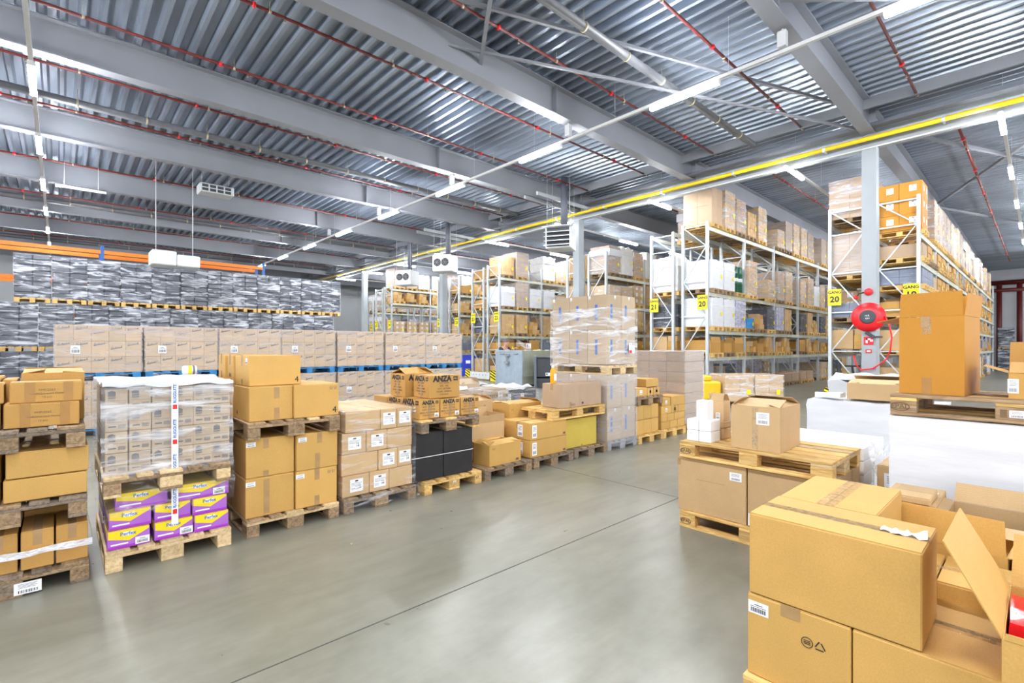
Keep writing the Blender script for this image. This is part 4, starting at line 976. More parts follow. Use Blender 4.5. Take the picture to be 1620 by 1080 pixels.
t = open_carton(2.18, 2.70, -.42, .088, .511, .70, 'open golden carton with red plastic inside at the right frame edge', K, R(0), {'+y': (.30, 118), '-x': (.02, 90), '+x': (.2, 120)}, [('recycle', 'R', .5, .5, .02)])
b = lumpy(-.12, .12, -.13, .13, 0, .19, .012, (8, 8, 6), 3, open_bottom=False); tag(b.build('red_bag', plain('glossy_red_plastic', (.80, .01, .02), .12, var=.15, bump=.3), None, (2.44, -.06, .52)), 'glossy red plastic bag inside the open carton at the right edge', 'bag')
# cluster in front of the white stack
pallet(3.55, -.10, 0, 'pallet under the open cartons before the white wrapped stack', WP, long='y', L=.9, Wd=.72)
carton(3.70, 4.18, .42, .68, .145, .70, 'tan carton with white sheet on its lid before the white stack', K2, seam='y', marks=[('label', 'T', .65, .4, .12, .16, 2)])
carton(3.68, 3.98, .44, .62, .702, .742, 'flat tan flap-sided carton on the one with the white sheet', K2, seam='y')
open_carton(3.68, 4.10, -.02, .38, .145, .66, 'open tan carton with flaps folded out, before the white stack', K2, 0, {'-y': (.14, 130), '+y': (.14, 165), '-x': (.1, 200), '+x': (.12, 120)})
carton(3.30, 3.60, -.25, .08, .0, .60, 'tan carton wrapped in torn film right of the open one', K2, seam='y', tape=1, tmat=TAPEC)
tag(MB().bbox(-.2, .2, -.25, .25, 0, .10, .02).box(-.15, .1, -.2, .2, .1, .115).build('black_crate', DGR, None, (3.98, -.33, .55)), 'dark grey plastic case at the foot of the white wrapped stack', 'case')
carton(3.75, 4.2, -.6, -.12, 0, .545, 'golden carton under the dark case, mostly hidden', K)

# ------------------------------------------------------------------ white wrapped stack with the orange carton
pallet(4.32, -.47, 0, 'pallet below the tall white wrapped stack', WP)
b = lumpy(-.4, .4, -.6, .6, 0, .995, .012, (14, 20, 16), 51, open_bottom=False)
tag(b.build('wrapped_stack', WHT, None, (4.72, .13, .146)), 'tall white plastic wrapped stack at the right under an EPAL pallet', 'wrapped load')
t = pallet(4.30, -.47, 1.148, 'brownish EPAL pallet lying on the white wrapped stack', WA, mats=[WA, WY, WA]); epal(t, [('L', .045, .42, .045)])
mark(t, (.8, 1.2, .144), 'label', 'L', .52, .42, .07, .045, 2); mark(t, (.8, 1.2, .144), 'patch', 'L', .47, .42, .03, .05, INKB, 'burned_stamp')
open_carton(4.42, 4.92, .33, .68, 1.294, 1.83, 'tall orange-brown carton with upright flap standing on the right EPAL pallet', K3, R(-5), {'-x': (.165, 90), '+y': (.14, 192), '-y': (.15, 96), '+x': (.165, 86)}, [('patch', 'L', .42, .94, .05, .08, TAPE, 'tape'), ('patch', 'L', .44, .87, .05, .10, TAPEC, 'tape'), ('patch', 'L', .44, .1, .05, .12, TAPED, 'tape')])
open_carton(4.42, 4.85, -.25, .155, 1.294, 1.455, 'worn carton with raised lid at the right frame edge on the EPAL pallet', KD, R(2), {'+x': (.2, 96), '-x': (.14, 28), '+y': (.12, 160), '-y': (.12, 60)}, [('label', 'L', .05, .5, .05, .09, 2)])

# ------------------------------------------------------------------ white trays, wrapped loads behind
pallet(5.15, 1.05, 0, 'pallet under the printed white trays', WP)
n = 0
for i in range(3):
    for k in range(5):
        n += 1
        z0 = .146 + .119*k
        t = carton(5.16, 5.52, 1.06+.395*i, 1.06+.395*i+.385, z0, z0+.117, 'white printed tray carton, front rank, %s column from the photo right, %s layer' % (ORD[i], ORD[k]), LBL, seam=None, bev=.003, group='white printed tray cartons',
               marks=[('text', 'L', u, .5, '/', .06, INKBL, .04) for u in (.12, .4, .68, .9)] if k > 2 else [])
    for k in (3, 4):
        z0 = .146 + .119*k
        carton(5.54, 5.93, 1.06+.395*i, 1.06+.395*i+.385, z0, z0+.117, 'white printed tray carton, rear rank, %s column from the photo right, %s layer' % (ORD[i], ORD[k]), LBL, seam='y', bev=.003, group='white printed tray cartons')
    carton(5.54, 5.93, 1.06+.395*i, 1.06+.395*i+.385, .146, .50, 'white carton under the rear trays, %s column' % ORD[i], LBL, seam=None, group='white printed tray cartons')
b = MB(); vs = []; fs = []; nn = 12
for j_ in range(nn+1):
    for i in range(nn+1):
        u, v = i/nn, j_/nn; x = 5.12 + .9*u; s = .5*(v**1.3); z = .60*(1-v)**1.5 + .16 + .05*noise.noise(Vector((u*4, v*4, 0))); y = 1.03 - .22*v - .05*math.sin(u*5)*v
        vs.append((x, y, z))
for j_ in range(nn):
    for i in range(nn): a = j_*(nn+1)+i; fs.append((a, a+1, a+nn+2, a+nn+1))
b.add(vs, fs, 0, True); tag(b.build('draped_film', F4), 'clear film hanging down at the right side of the white trays', 'film')
carton(4.96, 5.55, .62, .93, .33, .65, 'tan carton with sticker between the EPAL stack and the white stack', K2, seam='y', marks=[('label', 'L', .35, .55, .12, .17, 2)])
carton(4.96, 5.55, .60, .93, 0, .328, 'tan carton standing on the floor below the one with the sticker', K2)
pallet(6.66, .73, 0, 'pallet under the wide white wrapped load', WP)
b = lumpy(-.4, .4, -.6, .6, 0, .85, .02, (12, 18, 12), 61, open_bottom=False)
tag(b.build('wrapped_stack', WHT, None, (7.06, 1.33, .146)), 'wide white wrapped load behind the printed trays', 'wrapped load')
open_carton(6.75, 7.2, .98, 1.55, 1.02, 1.20, 'tan carton with half-lifted lid lying on the wide white wrapped load', K2, 0, {'-x': (.2, 12), '+x': (.2, 24), '-y': (.12, 8), '+y': (.12, 6)})
b = lumpy(-.1, .1, -.12, .12, 0, .045, .02, (8, 8, 2), 66, top=2, open_bottom=False); tag(b.build('film_scrap', WHT, None, (6.85, 1.75, 1.02)), 'crumpled white film scrap on the wide white wrapped load', 'film')
pallet(9.2, 1.15, 0, 'pallet under the farther white wrapped load', WP)
b = lumpy(-.4, .4, -.55, .6, 0, .93, .03, (14, 18, 12), 71, top=2.2, open_bottom=False)
tag(b.build('wrapped_stack', WHT, None, (9.6, 1.75, .146)), 'farther white wrapped load with loose sheets on top before the hose reel column', 'wrapped load')
b = lumpy(-.38, .38, -.55, .57, 0, .07, .03, (14, 18, 3), 77, top=2.5, open_bottom=False); tag(b.build('film_cover', WHT, None, (9.6, 1.75, 1.10)), 'loose crumpled white sheets on the farther white wrapped load', 'film')

# ================================================================== MIDDLE GROUND
pallet(4.55, 6.2, 0, 'pallet under the grey-brown wrapped load with torn lid', WA)
for i in range(2):
    for k in range(3):
        carton(4.57+.53*i, 4.57+.53*i+.52, 6.24, 6.9, .146+.26*k, .146+.26*k+.257, 'grey-brown carton under film behind the open cartons, %s layer, %s' % (ORD[k], ['left', 'right'][i]), KG, seam='x', marks=[('text', 'F', .4, .5, ['RETOUR', 'STOP'][k % 2], .07, INKG, .01), ('label', 'F', .75, .55, .1, .14, 2)] if i and k else [])
open_carton(4.8, 5.25, 6.5, 6.88, .927, 1.0, 'torn open carton lid poking out of the grey-brown wrapped load', KG, R(8), {'-y': (.15, 35), '+x': (.12, 60), '-x': (.12, 20)})
film_on(4.56, 5.63, 6.22, 7.3, .15, .94, 'cloudy film around the grey-brown load behind the ANZA cartons', F4, .02, 81, (16, 16, 16), sag=.04)
pallet(6.35, 7.28, 0, 'pallet under the dark wrapped load', WA)
for i in range(3):
    for k in range(2): carton(6.66-.3+.36*i, 6.66-.3+.36*i+.35, 7.3, 7.9, .146+.29*k, .146+.29*k+.285, 'dark carton under film before the container, %s layer, %s' % (['lower', 'upper'][k], ['left', 'middle', 'right'][i]), NAVY, seam=None, marks=[('patch', 'F', .5, .5, .14, .09, INKBL, 'blue_picture'), ('patch', 'F', .5, .5, .06, .05, INKR, 'red_picture'), ('label', 'F', .88, .55, .09, .16, 2)] if i < 2 else [], group='dark cartons of the low wrapped load')
film_on(6.35, 7.44, 7.28, 8.35, .15, .755, 'cloudy film over the dark cartons before the container', F4, .02, 83, (16, 16, 14))
tag(lumpy(-.5, .5, -.4, .4, 0, .04, .03, (16, 14, 2), 85, top=2.5).build('film_cover', WHT, None, (6.9, 7.75, .76)), 'bunched white film on top of the dark wrapped cartons', 'film')

# container with refuse, person behind it, wheeled bins
t = thing('steel_container', 'blue-grey steel refuse container with a hook on its end', 'container', (13.57, 14.1, 0))
MB().bbox(0, .05, 0, 1.62, .06, 1.50, .01).bbox(-.02, .0, 0, .08, .06, 1.5, .006).bbox(-.02, 0, 1.54, 1.62, .06, 1.5, .006).bbox(-.02, 0, .08, 1.54, 1.42, 1.5, .006).build('end_wall', CONT, t)
MB().box(.05, 2.6, 0, .04, .72, 1.48).box(.05, 2.6, 1.58, 1.62, .1, 1.48).box(2.56, 2.6, .04, 1.58, .1, 1.48).box(.05, 2.6, -.04, .66, .42, .47).box(.05, 2.6, .0, .03, .1, .72).build('side_wall', CONTO, t)
MB().box(.05, 2.56, .04, 1.58, .1, .14).build('base_plate', CONT, t)
MB().bar((-.04, .85, 1.28), (-.10, .85, 1.2), .06, .05).bar((-.08, .85, 1.35), (-.08, .85, .98), .05, .05).bar((-.08, .74, 1.0), (-.08, .96, 1.0), .09, .1).bar((-.05, .72, 1.3), (-.05, .98, 1.3), .04, .1).build('lifting_hook', STEELD, t)
for y in (.25, 1.1): put('hinge', MB().box(-.05, -.01, y, y+.24, 1.34, 1.37).mesh('hinge', STEELD), t)
for x, y in ((.2, .2), (.2, 1.4), (2.4, .2), (2.4, 1.4)): put('castor', MB().tube([(x, y-.03, .07), (x, y+.03, .07)], .07, 12).mesh('castor', DGR), t)
b = MB(); rnd = random.Random(3)
for k in range(26):
    x, y = rnd.uniform(.2, 2.3), rnd.uniform(.2, 1.4); a = rnd.uniform(0, 3); l = rnd.uniform(.1, .25)
    b.bar((x-l*math.cos(a), y-l*math.sin(a), 1.38+rnd.uniform(0, .1)), (x+l*math.cos(a), y+l*math.sin(a), 1.40+rnd.uniform(0, .12)), rnd.uniform(.1, .25), .01)
b.box(.06, 2.5, .05, 1.5, .16, 1.36)
tag(b.build('cardboard_waste', plain('waste_paper', (.72, .72, .45), .8, var=.5, scale=3), None, (13.57, 14.1, 0)), 'flattened yellowish cardboard waste filling the steel container', 'waste', kind='stuff')
# transparent sheet the person is dropping into the container
b = MB(); vs = []; nn = 10
for j_ in range(nn+1):
    for i in range(nn+1):
        u, v = i/nn, j_/nn
        vs.append((13.75 + 1.0*u + .1*math.sin(v*4), 14.9 - .35*v + .12*math.sin(u*6), 2.22 - .75*u**1.4 - .42*v + .07*math.sin(u*9+v*5)))
b.add(vs, [(j_*(nn+1)+i, j_*(nn+1)+i+1, (j_+1)*(nn+1)+i+1, (j_+1)*(nn+1)+i) for j_ in range(nn) for i in range(nn)], 0, True)
t = thing('plastic_sheet', 'clear crumpled plastic sheet the person drops into the container', 'plastic sheet', (0,0,0))
b.build('sheet', film('thin_clear_sheet', .15, .6, .35, .65, col=(.6, .62, .64)), t)
MB().box(14.35, 14.62, 14.66, 14.665, 1.56, 1.78).build('printed_label', LBL, t); MB().box(14.38, 14.45, 14.655, 14.66, 1.6, 1.74).build('red_print', INKR, t)

def skin_body(name, joints, edges, radii, mat, parent, sub=2):
    me = bpy.data.meshes.new(name); me.from_pydata(joints, edges, []); o = put(name, me, parent)
    me.materials.append(mat)
    m = o.modifiers.new('skin', 'SKIN'); m.use_smooth_shade = True
    for i, r in enumerate(radii): me.skin_vertices[0].data[i].radius = (r, r) if not isinstance(r, tuple) else r
    me.skin_vertices[0].data[0].use_root = True
    s = o.modifiers.new('sub', 'SUBSURF'); s.levels = sub; s.render_levels = sub
    dg = bpy.context.evaluated_depsgraph_get(); dg.update()
    m2 = bpy.data.meshes.new_from_object(o.evaluated_get(dg)); o.modifiers.clear(); o.data = m2; m2.materials.clear(); m2.materials.append(mat)
    for p in m2.polygons: p.use_smooth = True
    return o
pr = thing('person', 'person in a dark navy jacket standing behind the container, bending over its rim', 'person', (14.3, 16.1, 0), R(-92))
pr.scale = (1.07, 1.07, 1.07)
# local frame: +x = facing direction (towards the container), z up
J = [(0,0,.98), (0,0,1.15), (.05,0,1.34), (.12,0,1.47), (.17,0,1.55), (.22,0,1.66), (.25,0,1.76),
     (.10,.19,1.45), (.28,.26,1.30), (.48,.22,1.46), (.10,-.19,1.45), (.28,-.27,1.28), (.50,-.20,1.40),
     (0,.10,.92), (.02,.12,.52), (-.02,.12,.09), (.12,.13,.04), (0,-.10,.92), (.05,-.12,.52), (.02,-.12,.09), (.16,-.13,.04)]
E_ = [(0,1),(1,2),(2,3),(3,4),(4,5),(5,6),(3,7),(7,8),(8,9),(3,10),(10,11),(11,12),(0,13),(13,14),(14,15),(15,16),(0,17),(17,18),(18,19),(19,20)]
Rr = [(.15,.13), (.15,.13), (.17,.14), (.13,.11), .055, .095, .075, .07, .052, .038, .07, .052, .038, .09, .065, .045, .038, .09, .065, .045, .038]
body = skin_body('body', J, E_, Rr, SKIN, pr)
# jacket and trousers follow the body slightly outside it
skin_body('jacket', [J[0], J[1], J[2], J[3], J[7], J[8], (.44,.23,1.43), J[10], J[11], (.46,-.21,1.37)], [(0,1),(1,2),(2,3),(3,4),(4,5),(5,6),(3,7),(7,8),(8,9)], [(.175,.155), (.175,.15), (.195,.165), (.15,.13), .095, .072, .058, .095, .072, .058], NAVJ, pr)
skin_body('trousers', [(0,0,.97), J[13], J[14], (-.02,.12,.12), J[17], J[18], (.02,-.12,.12)], [(0,1),(1,2),(2,3),(0,4),(4,5),(5,6)], [(.165,.145), .11, .083, .07, .11, .083, .07], TROU, pr)
b = lumpy(-.10, .085, -.088, .088, 0, .12, .012, (6, 6, 4), 5, open_bottom=False); hm = b.build('hair', HAIR, pr, (.225, 0, 1.735))
b = MB()
b.lathe([(.001, -.035), (.016, -.03), (.02, -.01), (.012, .02)], 8, c=(.345, 0, 1.71)); b.build('nose', SKIN, pr)
for s in (-1, 1):
    put('eye', MB().lathe([(.002, -.008), (.010, -.004), (.011, .002), (.004, .008)], 8, c=(.325, .034*s, 1.735)).mesh('eye', INK), pr)
    put('ear', MB().bbox(-.018, .018, -.01, .01, -.03, .03, .008).mesh('ear', SKIN), pr, (.235, .105*s, 1.70))
MB().box(.325, .338, -.028, .028, 1.662, 1.668).build('mouth', INKR, pr)
for hand, (hx, hy, hz) in (('hand', (.50, .215, 1.475)), ('hand', (.52, -.195, 1.41))):
    joints = [(hx, hy, hz), (hx+.06, hy, hz+.01)]; ed = [(0,1)]; ra = [.022, (.035,.016)]
    for q, (dy, ln) in enumerate([(-.03, .06), (-.01, .072), (.011, .07), (.03, .055)]):
        a = len(joints); joints += [(hx+.09, hy+dy, hz+.008), (hx+.09+ln*.6, hy+dy, hz-.008), (hx+.09+ln, hy+dy, hz-.035)]; ed += [(1, a), (a, a+1), (a+1, a+2)]; ra += [.010, .009, .008]
    a = len(joints); sg = 1 if hy < 0 else -1; joints += [(hx+.04, hy+sg*.045, hz), (hx+.08, hy+sg*.055, hz-.01)]; ed += [(0, a), (a, a+1)]; ra += [.011, .009]
    skin_body('hand', joints, ed, ra, SKIN, pr, 1)

def wheelie(x, y, rz, mat, w, d, h, lab, lid_open=False):
    t = thing('wheeled_bin', lab, 'bin', (x, y, 0), rz)
    b = MB(); k = .84
    b.add([(-w/2*k,-d/2*k,.12),(w/2*k,-d/2*k,.12),(w/2*k,d/2*k,.12),(-w/2*k,d/2*k,.12),(-w/2,-d/2,h),(w/2,-d/2,h),(w/2,d/2,h),(-w/2,d/2,h)], [(0,3,2,1),(0,1,5,4),(1,2,6,5),(2,3,7,6),(3,0,4,7)])
    b.box(-w/2-.02, w/2+.02, -d/2-.02, -d/2+.01, h-.05, h); b.box(-w/2-.02, w/2+.02, d/2-.01, d/2+.02, h-.05, h); b.box(-w/2-.02, -w/2+.01, -d/2, d/2, h-.05, h); b.box(w/2-.01, w/2+.02, -d/2, d/2, h-.05, h)
    b.build('tub', mat, t)
    MB().bbox(-w/2-.02, w/2+.02, -d/2-.02, d/2+.03, h, h+.05, .015).build('lid', mat, t)
    for sx in (-w*.36, w*.36):
        for sy in (-d*.33, d*.33): put('wheel', MB().tube([(sx-.02, sy, .07), (sx+.02, sy, .07)], .07, 12).mesh('wheel', DGR), t)
    MB().box(-.12, .12, -d/2-.008, -d/2+.02, h*.66, h*.8).build('sticker', LBL, t)
    return t
wheelie(16.15, 20.9, R(-45), BBIN, 1.0, .8, 1.15, 'blue plastic bin beside the rack end behind the wrapped loads')
t = thing('wheeled_bin', 'dark grey tall bin with curved side walls before the steel container', 'bin', (14.15, 13.35, 0), R(-45))
b = MB()
for s in (-1, 1): b.bbox(s*.42-.05, s*.42+.05, -.35, .35, 0, 1.28, .03)
b.build('side_wall', plain('slate_plastic', (.14, .16, .20), .4, var=.1), t)
MB().bbox(-.37, .37, -.24, -.18, .45, 1.22, .02).box(-.37, .37, -.2, .33, .0, .4).bbox(-.37, .37, .28, .34, .1, 1.2, .02).build('tub', DGR, t)
MB().bbox(-.42, .42, -.3, .3, 1.19, 1.25, .02).build('lid', DGR, t)
MB().box(-.02, .22, -.245, -.238, .50, .62).build('sticker', LBL, t); MB().box(-.0, .06, -.25, -.245, .53, .6).build('green_mark', GRN, t)

# ------------------------------------------------------------------ row of printed kraft loads on blue pallets
def stroke(w):
    b = MB(); b.bar((-w*.42, -w*.05, .0004), (w*.45, w*.16, .0004), w*.05, .0008, up=(0,0,1))
    x = -w*.4
    for k, (h1, sl) in enumerate([(.26, .1), (.14, .02), (.2, .06), (.14, .02), (.14, .03), (.22, .1)]):
        b.bar((x, -w*.03+k*w*.03, .0008), (x+w*sl, -w*.03+k*w*.03+w*h1, .0008), w*.055, .0008); b.bar((x+w*.02, k*w*.03, .0008), (x+w*.12, k*w*.03+w*.05, .0008), w*.05, .0008); x += w*.145
    return b.mesh('brush_lettering', INK)
STK = stroke(.19)
def kraft_load():
    t = thing('wrapped_load', 'x', 'wrapped load')
    W_, D_, Hh = 1.22, 1.0, .86; rnd = random.Random(5)
    cm = MB().bbox(-.12, .12, -.165, .165, 0, .283, .004).mesh('kraft_carton', K2)
    for k in range(3):
        for i in range(5):
            for r in range(3):
                o = put('kraft_carton', cm, t, (-.488+.244*i, -.335+.333*r, .287*k + .001))
                if r == 0: put('brush_lettering', STK, o, mat4=face_matrix((.24, .33, .283), 'F', .45, .74 if (i+k) % 4 else .5, .0015))
    for k in range(3): pass
    put('shipping_label', label_mesh(.13, .15, 0), t, mat4=Matrix.Translation((-.34, -.516, .42)) @ Matrix(((1,0,0,0),(0,0,-1,0),(0,1,0,0),(0,0,0,1))))
    b = lumpy(-.622, .622, -.512, .512, -.01, .868, .008, (16, 12, 16), 91); b.build('film', F2, t)
    return t
klp = kraft_load(); bp_mesh = simple_pallet_mesh(WB, 1.2, 1.0)
kxs = [-.07, 1.20, 2.46, 3.72, 5.01, 6.29, 7.54]
for k in range(2):
    for i in range(7):
        if k == 0 and i in (): continue
        x = kxs[i]+.61; z = .0 if k == 0 else 1.01
        o = put('blue_pallet', bp_mesh, None, (x, 12.22, z)); tag(o, 'blue pallet, %s from the left in the long kraft row, %s tier' % (ORD[i], ['floor', 'raised'][k]), 'pallet', 'blue pallets of the kraft row')
        lab = 'film-wrapped load of printed kraft cartons, %s from the left in the long row, %s tier' % (ORD[i], ['floor', 'raised'][k])
        if k == 0 and i == 0: klp.location = (x, 12.22, z+.146); tag(klp, lab, None, 'wrapped kraft loads of the long row')
        else: copy_tree(klp, None, (x + random.uniform(-.01, .01), 12.22, z+.146), R(random.uniform(-.8, .8)), lab, 'wrapped kraft loads of the long row')

# ------------------------------------------------------------------ black crate loads
def black_load():
    t = thing('wrapped_load', 'x', 'wrapped load')
    cm = MB().bbox(-.20, .20, -.58, .58, 0, .165, .02).mesh('black_crate', NAVY)
    for k in range(8):
        for i in (-1, 1): put('black_crate', cm, t, (.203*i, 0, .168*k + .001))
    lumpy(-.415, .415, -.59, .59, -.01, 1.345, .012, (14, 12, 24), 93, open_bottom=True).build('film', F3, t)
    return t
blp = black_load(); wp_mesh = simple_pallet_mesh(WY); first = True
def blx(i): return -1.04 + .845*i
cells = []
for i in range(12): cells.append((2, i, blx(i)+.42, 2.99))
for i in range(13): cells.append((1, i, blx(i-1)+.12+.0, 1.495))
for i in range(13): cells.append((0, i, blx(i-1)+.12, .0))
for k, i, x, z in cells:
    y = 21.6 + (.0 if k else .02)
    tier = ['floor', 'middle', 'top'][k]
    o = put('wooden_pallet', wp_mesh, None, (x, y, z + (.0))); tag(o, 'yellowish pallet under the %s black wrapped load from the left, %s tier' % (ORD[i], tier), 'pallet', 'pallets of the black loads')
    lab = 'film-wrapped load of black crates with painted highlights, %s from the left, %s tier' % (ORD[i], tier)
    if first: first = False; blp.location = (x, y, z+.146); tag(blp, lab, None, 'wrapped black crate loads'); 
    else: copy_tree(blp, None, (x, y, z+.146), R(random.uniform(-1.2, 1.2)), lab, 'wrapped black crate loads')
# orange rack behind the black loads
t = thing('orange_rack', 'orange and blue pallet rack rising behind the black wrapped loads', 'rack', (0, 0, 0))
um = MB().box(-.05, .05, -.04, .04, 0, 5.3).box(-.05, .05, 1.02, 1.1, 0, 5.3).mesh('upright', BLU)
for i in range(5):
    put('upright', um, t, (-4.3+1.86*1.46*i, 23.2, 0))
for i in range(4):
    x = -4.3+2.716*i
    for z in (5.0, 3.9, 2.7): put('beam', MB().box(x+.05, x+2.67, 23.14, 23.2, z, z+.13).mesh('beam', ORB), t); put('beam', MB().box(x+.05, x+2.67, 24.24, 24.3, z, z+.13).mesh('beam', ORB), t)

# ================================================================== PALLET RACKING
def upright_mesh(depth, H):
    b = MB(); 
    for y in (.04, depth-.04):
        b.box(-.05, .05, y-.04, y+.04, .01, H); b.box(-.08, .08, y-.07, y+.07, 0, .012)
    z = .35; k = 0
    while z < H-.1:
        b.box(-.018, .018, .06, depth-.06, z-.018, z+.018)
        z2 = min(z + 1.15, H-.1)
        if k % 2 == 0: b.bar((0, .07, z), (0, depth-.07, z2), .035, .03)
        else: b.bar((0, depth-.07, z), (0, .07, z2), .035, .03)
        z += 1.15; k += 1
    b.box(-.018, .018, .06, depth-.06, H-.12, H-.08)
    return b.mesh('upright_frame', STEEL)
BEAMC = plain('rack_beam_paint', (.60, .63, .58), .45, .1, var=.08)
bmm = MB().box(-1.40, 1.40, -.025, .025, -.12, 0); 
for q in (-1.0, .05, .85): bmm.box(q, q+.11, -.028, -.025, -.09, -.04, 1)
beam_mesh = bmm.mesh('beam', [BEAMC, SIGN])
gm = MB().box(-.012, 0, -.18, .18, 0, .42)
for k in range(4): gm.add([(-.0135, -.18, .02+.11*k), (-.0135, -.18, .07+.11*k), (-.0135, .18, min(.42, .20+.11*k)), (-.0135, .18, min(.42, .15+.11*k))], [(0, 1, 2, 3)], 1)
guard_mesh = gm.mesh('corner_guard', [SIGN, INK])
def rack(X0, Y0, depth, nb, levels, H, lab):
    t = thing('pallet_rack', lab, 'rack', (X0, Y0, 0))
    um = upright_mesh(depth, H)
    for i in range(nb+1): put('upright_frame', um, t, (2.9*i, 0, 0))
    for i in range(nb):
        for z in levels:
            put('beam', beam_mesh, t, (2.9*i+1.45, .015, z)); o = put('beam', beam_mesh, t, (2.9*i+1.45, depth-.015, z)); o.rotation_euler = (0, 0, PI)
    put('corner_guard', guard_mesh, t, (-.14, .1, 0)); put('corner_guard', guard_mesh, t, (-.14, depth-.1, 0))
    return t
def aisle_sign(x, y, z, num, lab, s=1.):
    t = thing('aisle_sign', lab, 'sign', (x, y, z), 0, 'aisle number signs')
    MB().box(-.006, 0, -.17*s, .17*s, -.24*s, .24*s).build('plate', SIGN, t)
    sz = (.012, .34*s, .48*s); M = Matrix.Translation((0, 0, -.24*s))
    put('printed_text', text_mesh('GANG', .115*s, INK, .04), t, mat4=M @ face_matrix(sz, 'L', .5, .80, .002))
    put('printed_text', text_mesh(num, .24*s, INK, .04), t, mat4=M @ face_matrix(sz, 'L', .5, .36, .002))
    MB().box(-.0075, -.006, -.17*s, .17*s, .055*s, .062*s).build('line', INK, t)
STICK = MB().box(-.05, .05, -.003, 0, -.065, .065).mesh('yellow_sticker', SIGN)
# load prototypes (origin at the base, .8 wide, 1.05 deep)
def L_cartons(nx, nz, w, d, h, mat, filmm=None, sticker=True, nr=2, gap=.006, jit=0, seed=1, tape=False, lbl=False):
    t = thing('wrapped_load' if filmm else 'carton_stack', 'x', 'wrapped load' if filmm else 'cartons'); rnd = random.Random(seed)
    cw, cd, ch = w/nx, d/nr, h/nz
    cm = MB().bbox(-cw/2+gap/2, cw/2-gap/2, -cd/2+gap/2, cd/2-gap/2, 0, ch-.002, .004).mesh('carton', mat)
    for k in range(nz):
        for i in range(nx):
            for r in range(nr):
                o = put('carton', cm, t, (-w/2+cw*(i+.5)+rnd.uniform(-jit, jit), -d/2+cd*(r+.5)+rnd.uniform(-jit, jit), ch*k+.001))
                if tape and r == 0: put('tape', MB().box(-.022, .022, -.001, 0, 0, ch-.004).mesh('tape', TAPE), o, (0, -cd/2+gap/2, 0))
                if lbl and r == 0: put('shipping_label', label_mesh(min(.14, cw*.6), min(.14, ch*.5), 1), o, mat4=face_matrix((cw-gap, cd-gap, ch), 'F', .6, .6, .002))
                if lbl and i == 0: put('shipping_label', label_mesh(min(.16, cw*.6), min(.16, ch*.5), 1), o, mat4=face_matrix((cw-gap, cd-gap, ch), 'L', .6, .6, .002))
    if filmm: lumpy(-w/2-.008, w/2+.008, -d/2-.008, d/2+.008, -.01, h+.008, .01, (8, 10, 10), seed*3.1).build('film', filmm, t)
    if sticker: put('yellow_sticker', STICK, t, (w*.3, -d/2-.03, h*.35))
    return t
def L_bulk(w, d, h, mat, amp=.05, seed=1, top=2., strap=True, name='wrapped_load'):
    t = thing(name, 'x', 'wrapped load')
    lumpy(-w/2, w/2, -d/2, d/2, 0, h, amp, (10, 12, 10), seed, top=top, open_bottom=False).build('bundle', mat, t)
    put('yellow_sticker', STICK, t, (w*.3, -d/2-amp*1.8, h*.45))
    if strap: MB().box(-w/2-amp*1.3, w/2+amp*1.3, -d/2-amp*1.3, d/2+amp*1.3, h*.72, h*.74).build('strap', LBL, t)
    return t
def L_capped(seed):
    t = L_cartons(2, 1, .78, 1.0, 1.15, K4, F4, True, 1, seed=seed)
    lumpy(-.42, .42, -.55, .55, .72, 1.02, .012, (8, 8, 4), seed, no_top=True, open_bottom=False).build('white_sleeve', WHT, t); return t
def L_open(seed, w=.72):
    t = open_carton(-w/2, w/2, -.5, .4, 0, .32, 'x', KD, 0, {'-y': (.2, 75+seed*9 % 60), '+y': (.22, 95), '-x': (.1, 100), '+x': (.1, 70)}); return t
def L_pile(seed, n=7):
    t = thing('carton_pile', 'x', 'cartons'); rnd = random.Random(seed); x = -.38; z = 0; k = 0
    while k < n:
        w = rnd.uniform(.18, .34); h = rnd.uniform(.14, .24)
        if x + w > .40: x = -.38 + rnd.uniform(0, .1); z += .2
        MB().bbox(x, x+w-.01, -.5+rnd.uniform(0, .05), -.1, z, z+min(h, .198), .004).build('carton', rnd.choice([K, KD, K2]), t); x += w; k += 1
    MB().bbox(-.38, .38, -.08, .48, 0, z+.15, .005).build('carton', K2, t)
    return t
def L_drums():
    t = thing('drum_pair', 'x', 'drums')
    dm = MB().lathe([(.16, 0), (.17, .02), (.17, .3), (.178, .31), (.178, .34), (.17, .35), (.17, .66), (.178, .67), (.178, .7), (.17, .71), (.165, .92), (.12, .95)], 20).mesh('drum', GRN)
    for x in (-.18, .18):
        for y in (-.3, .15): o = put('drum', dm, t, (x, y, 0)); put('label_band', MB().lathe([(.172, .40), (.173, .401), (.173, .52), (.172, .521)], 20).mesh('label_band', APPL), o)
    return t
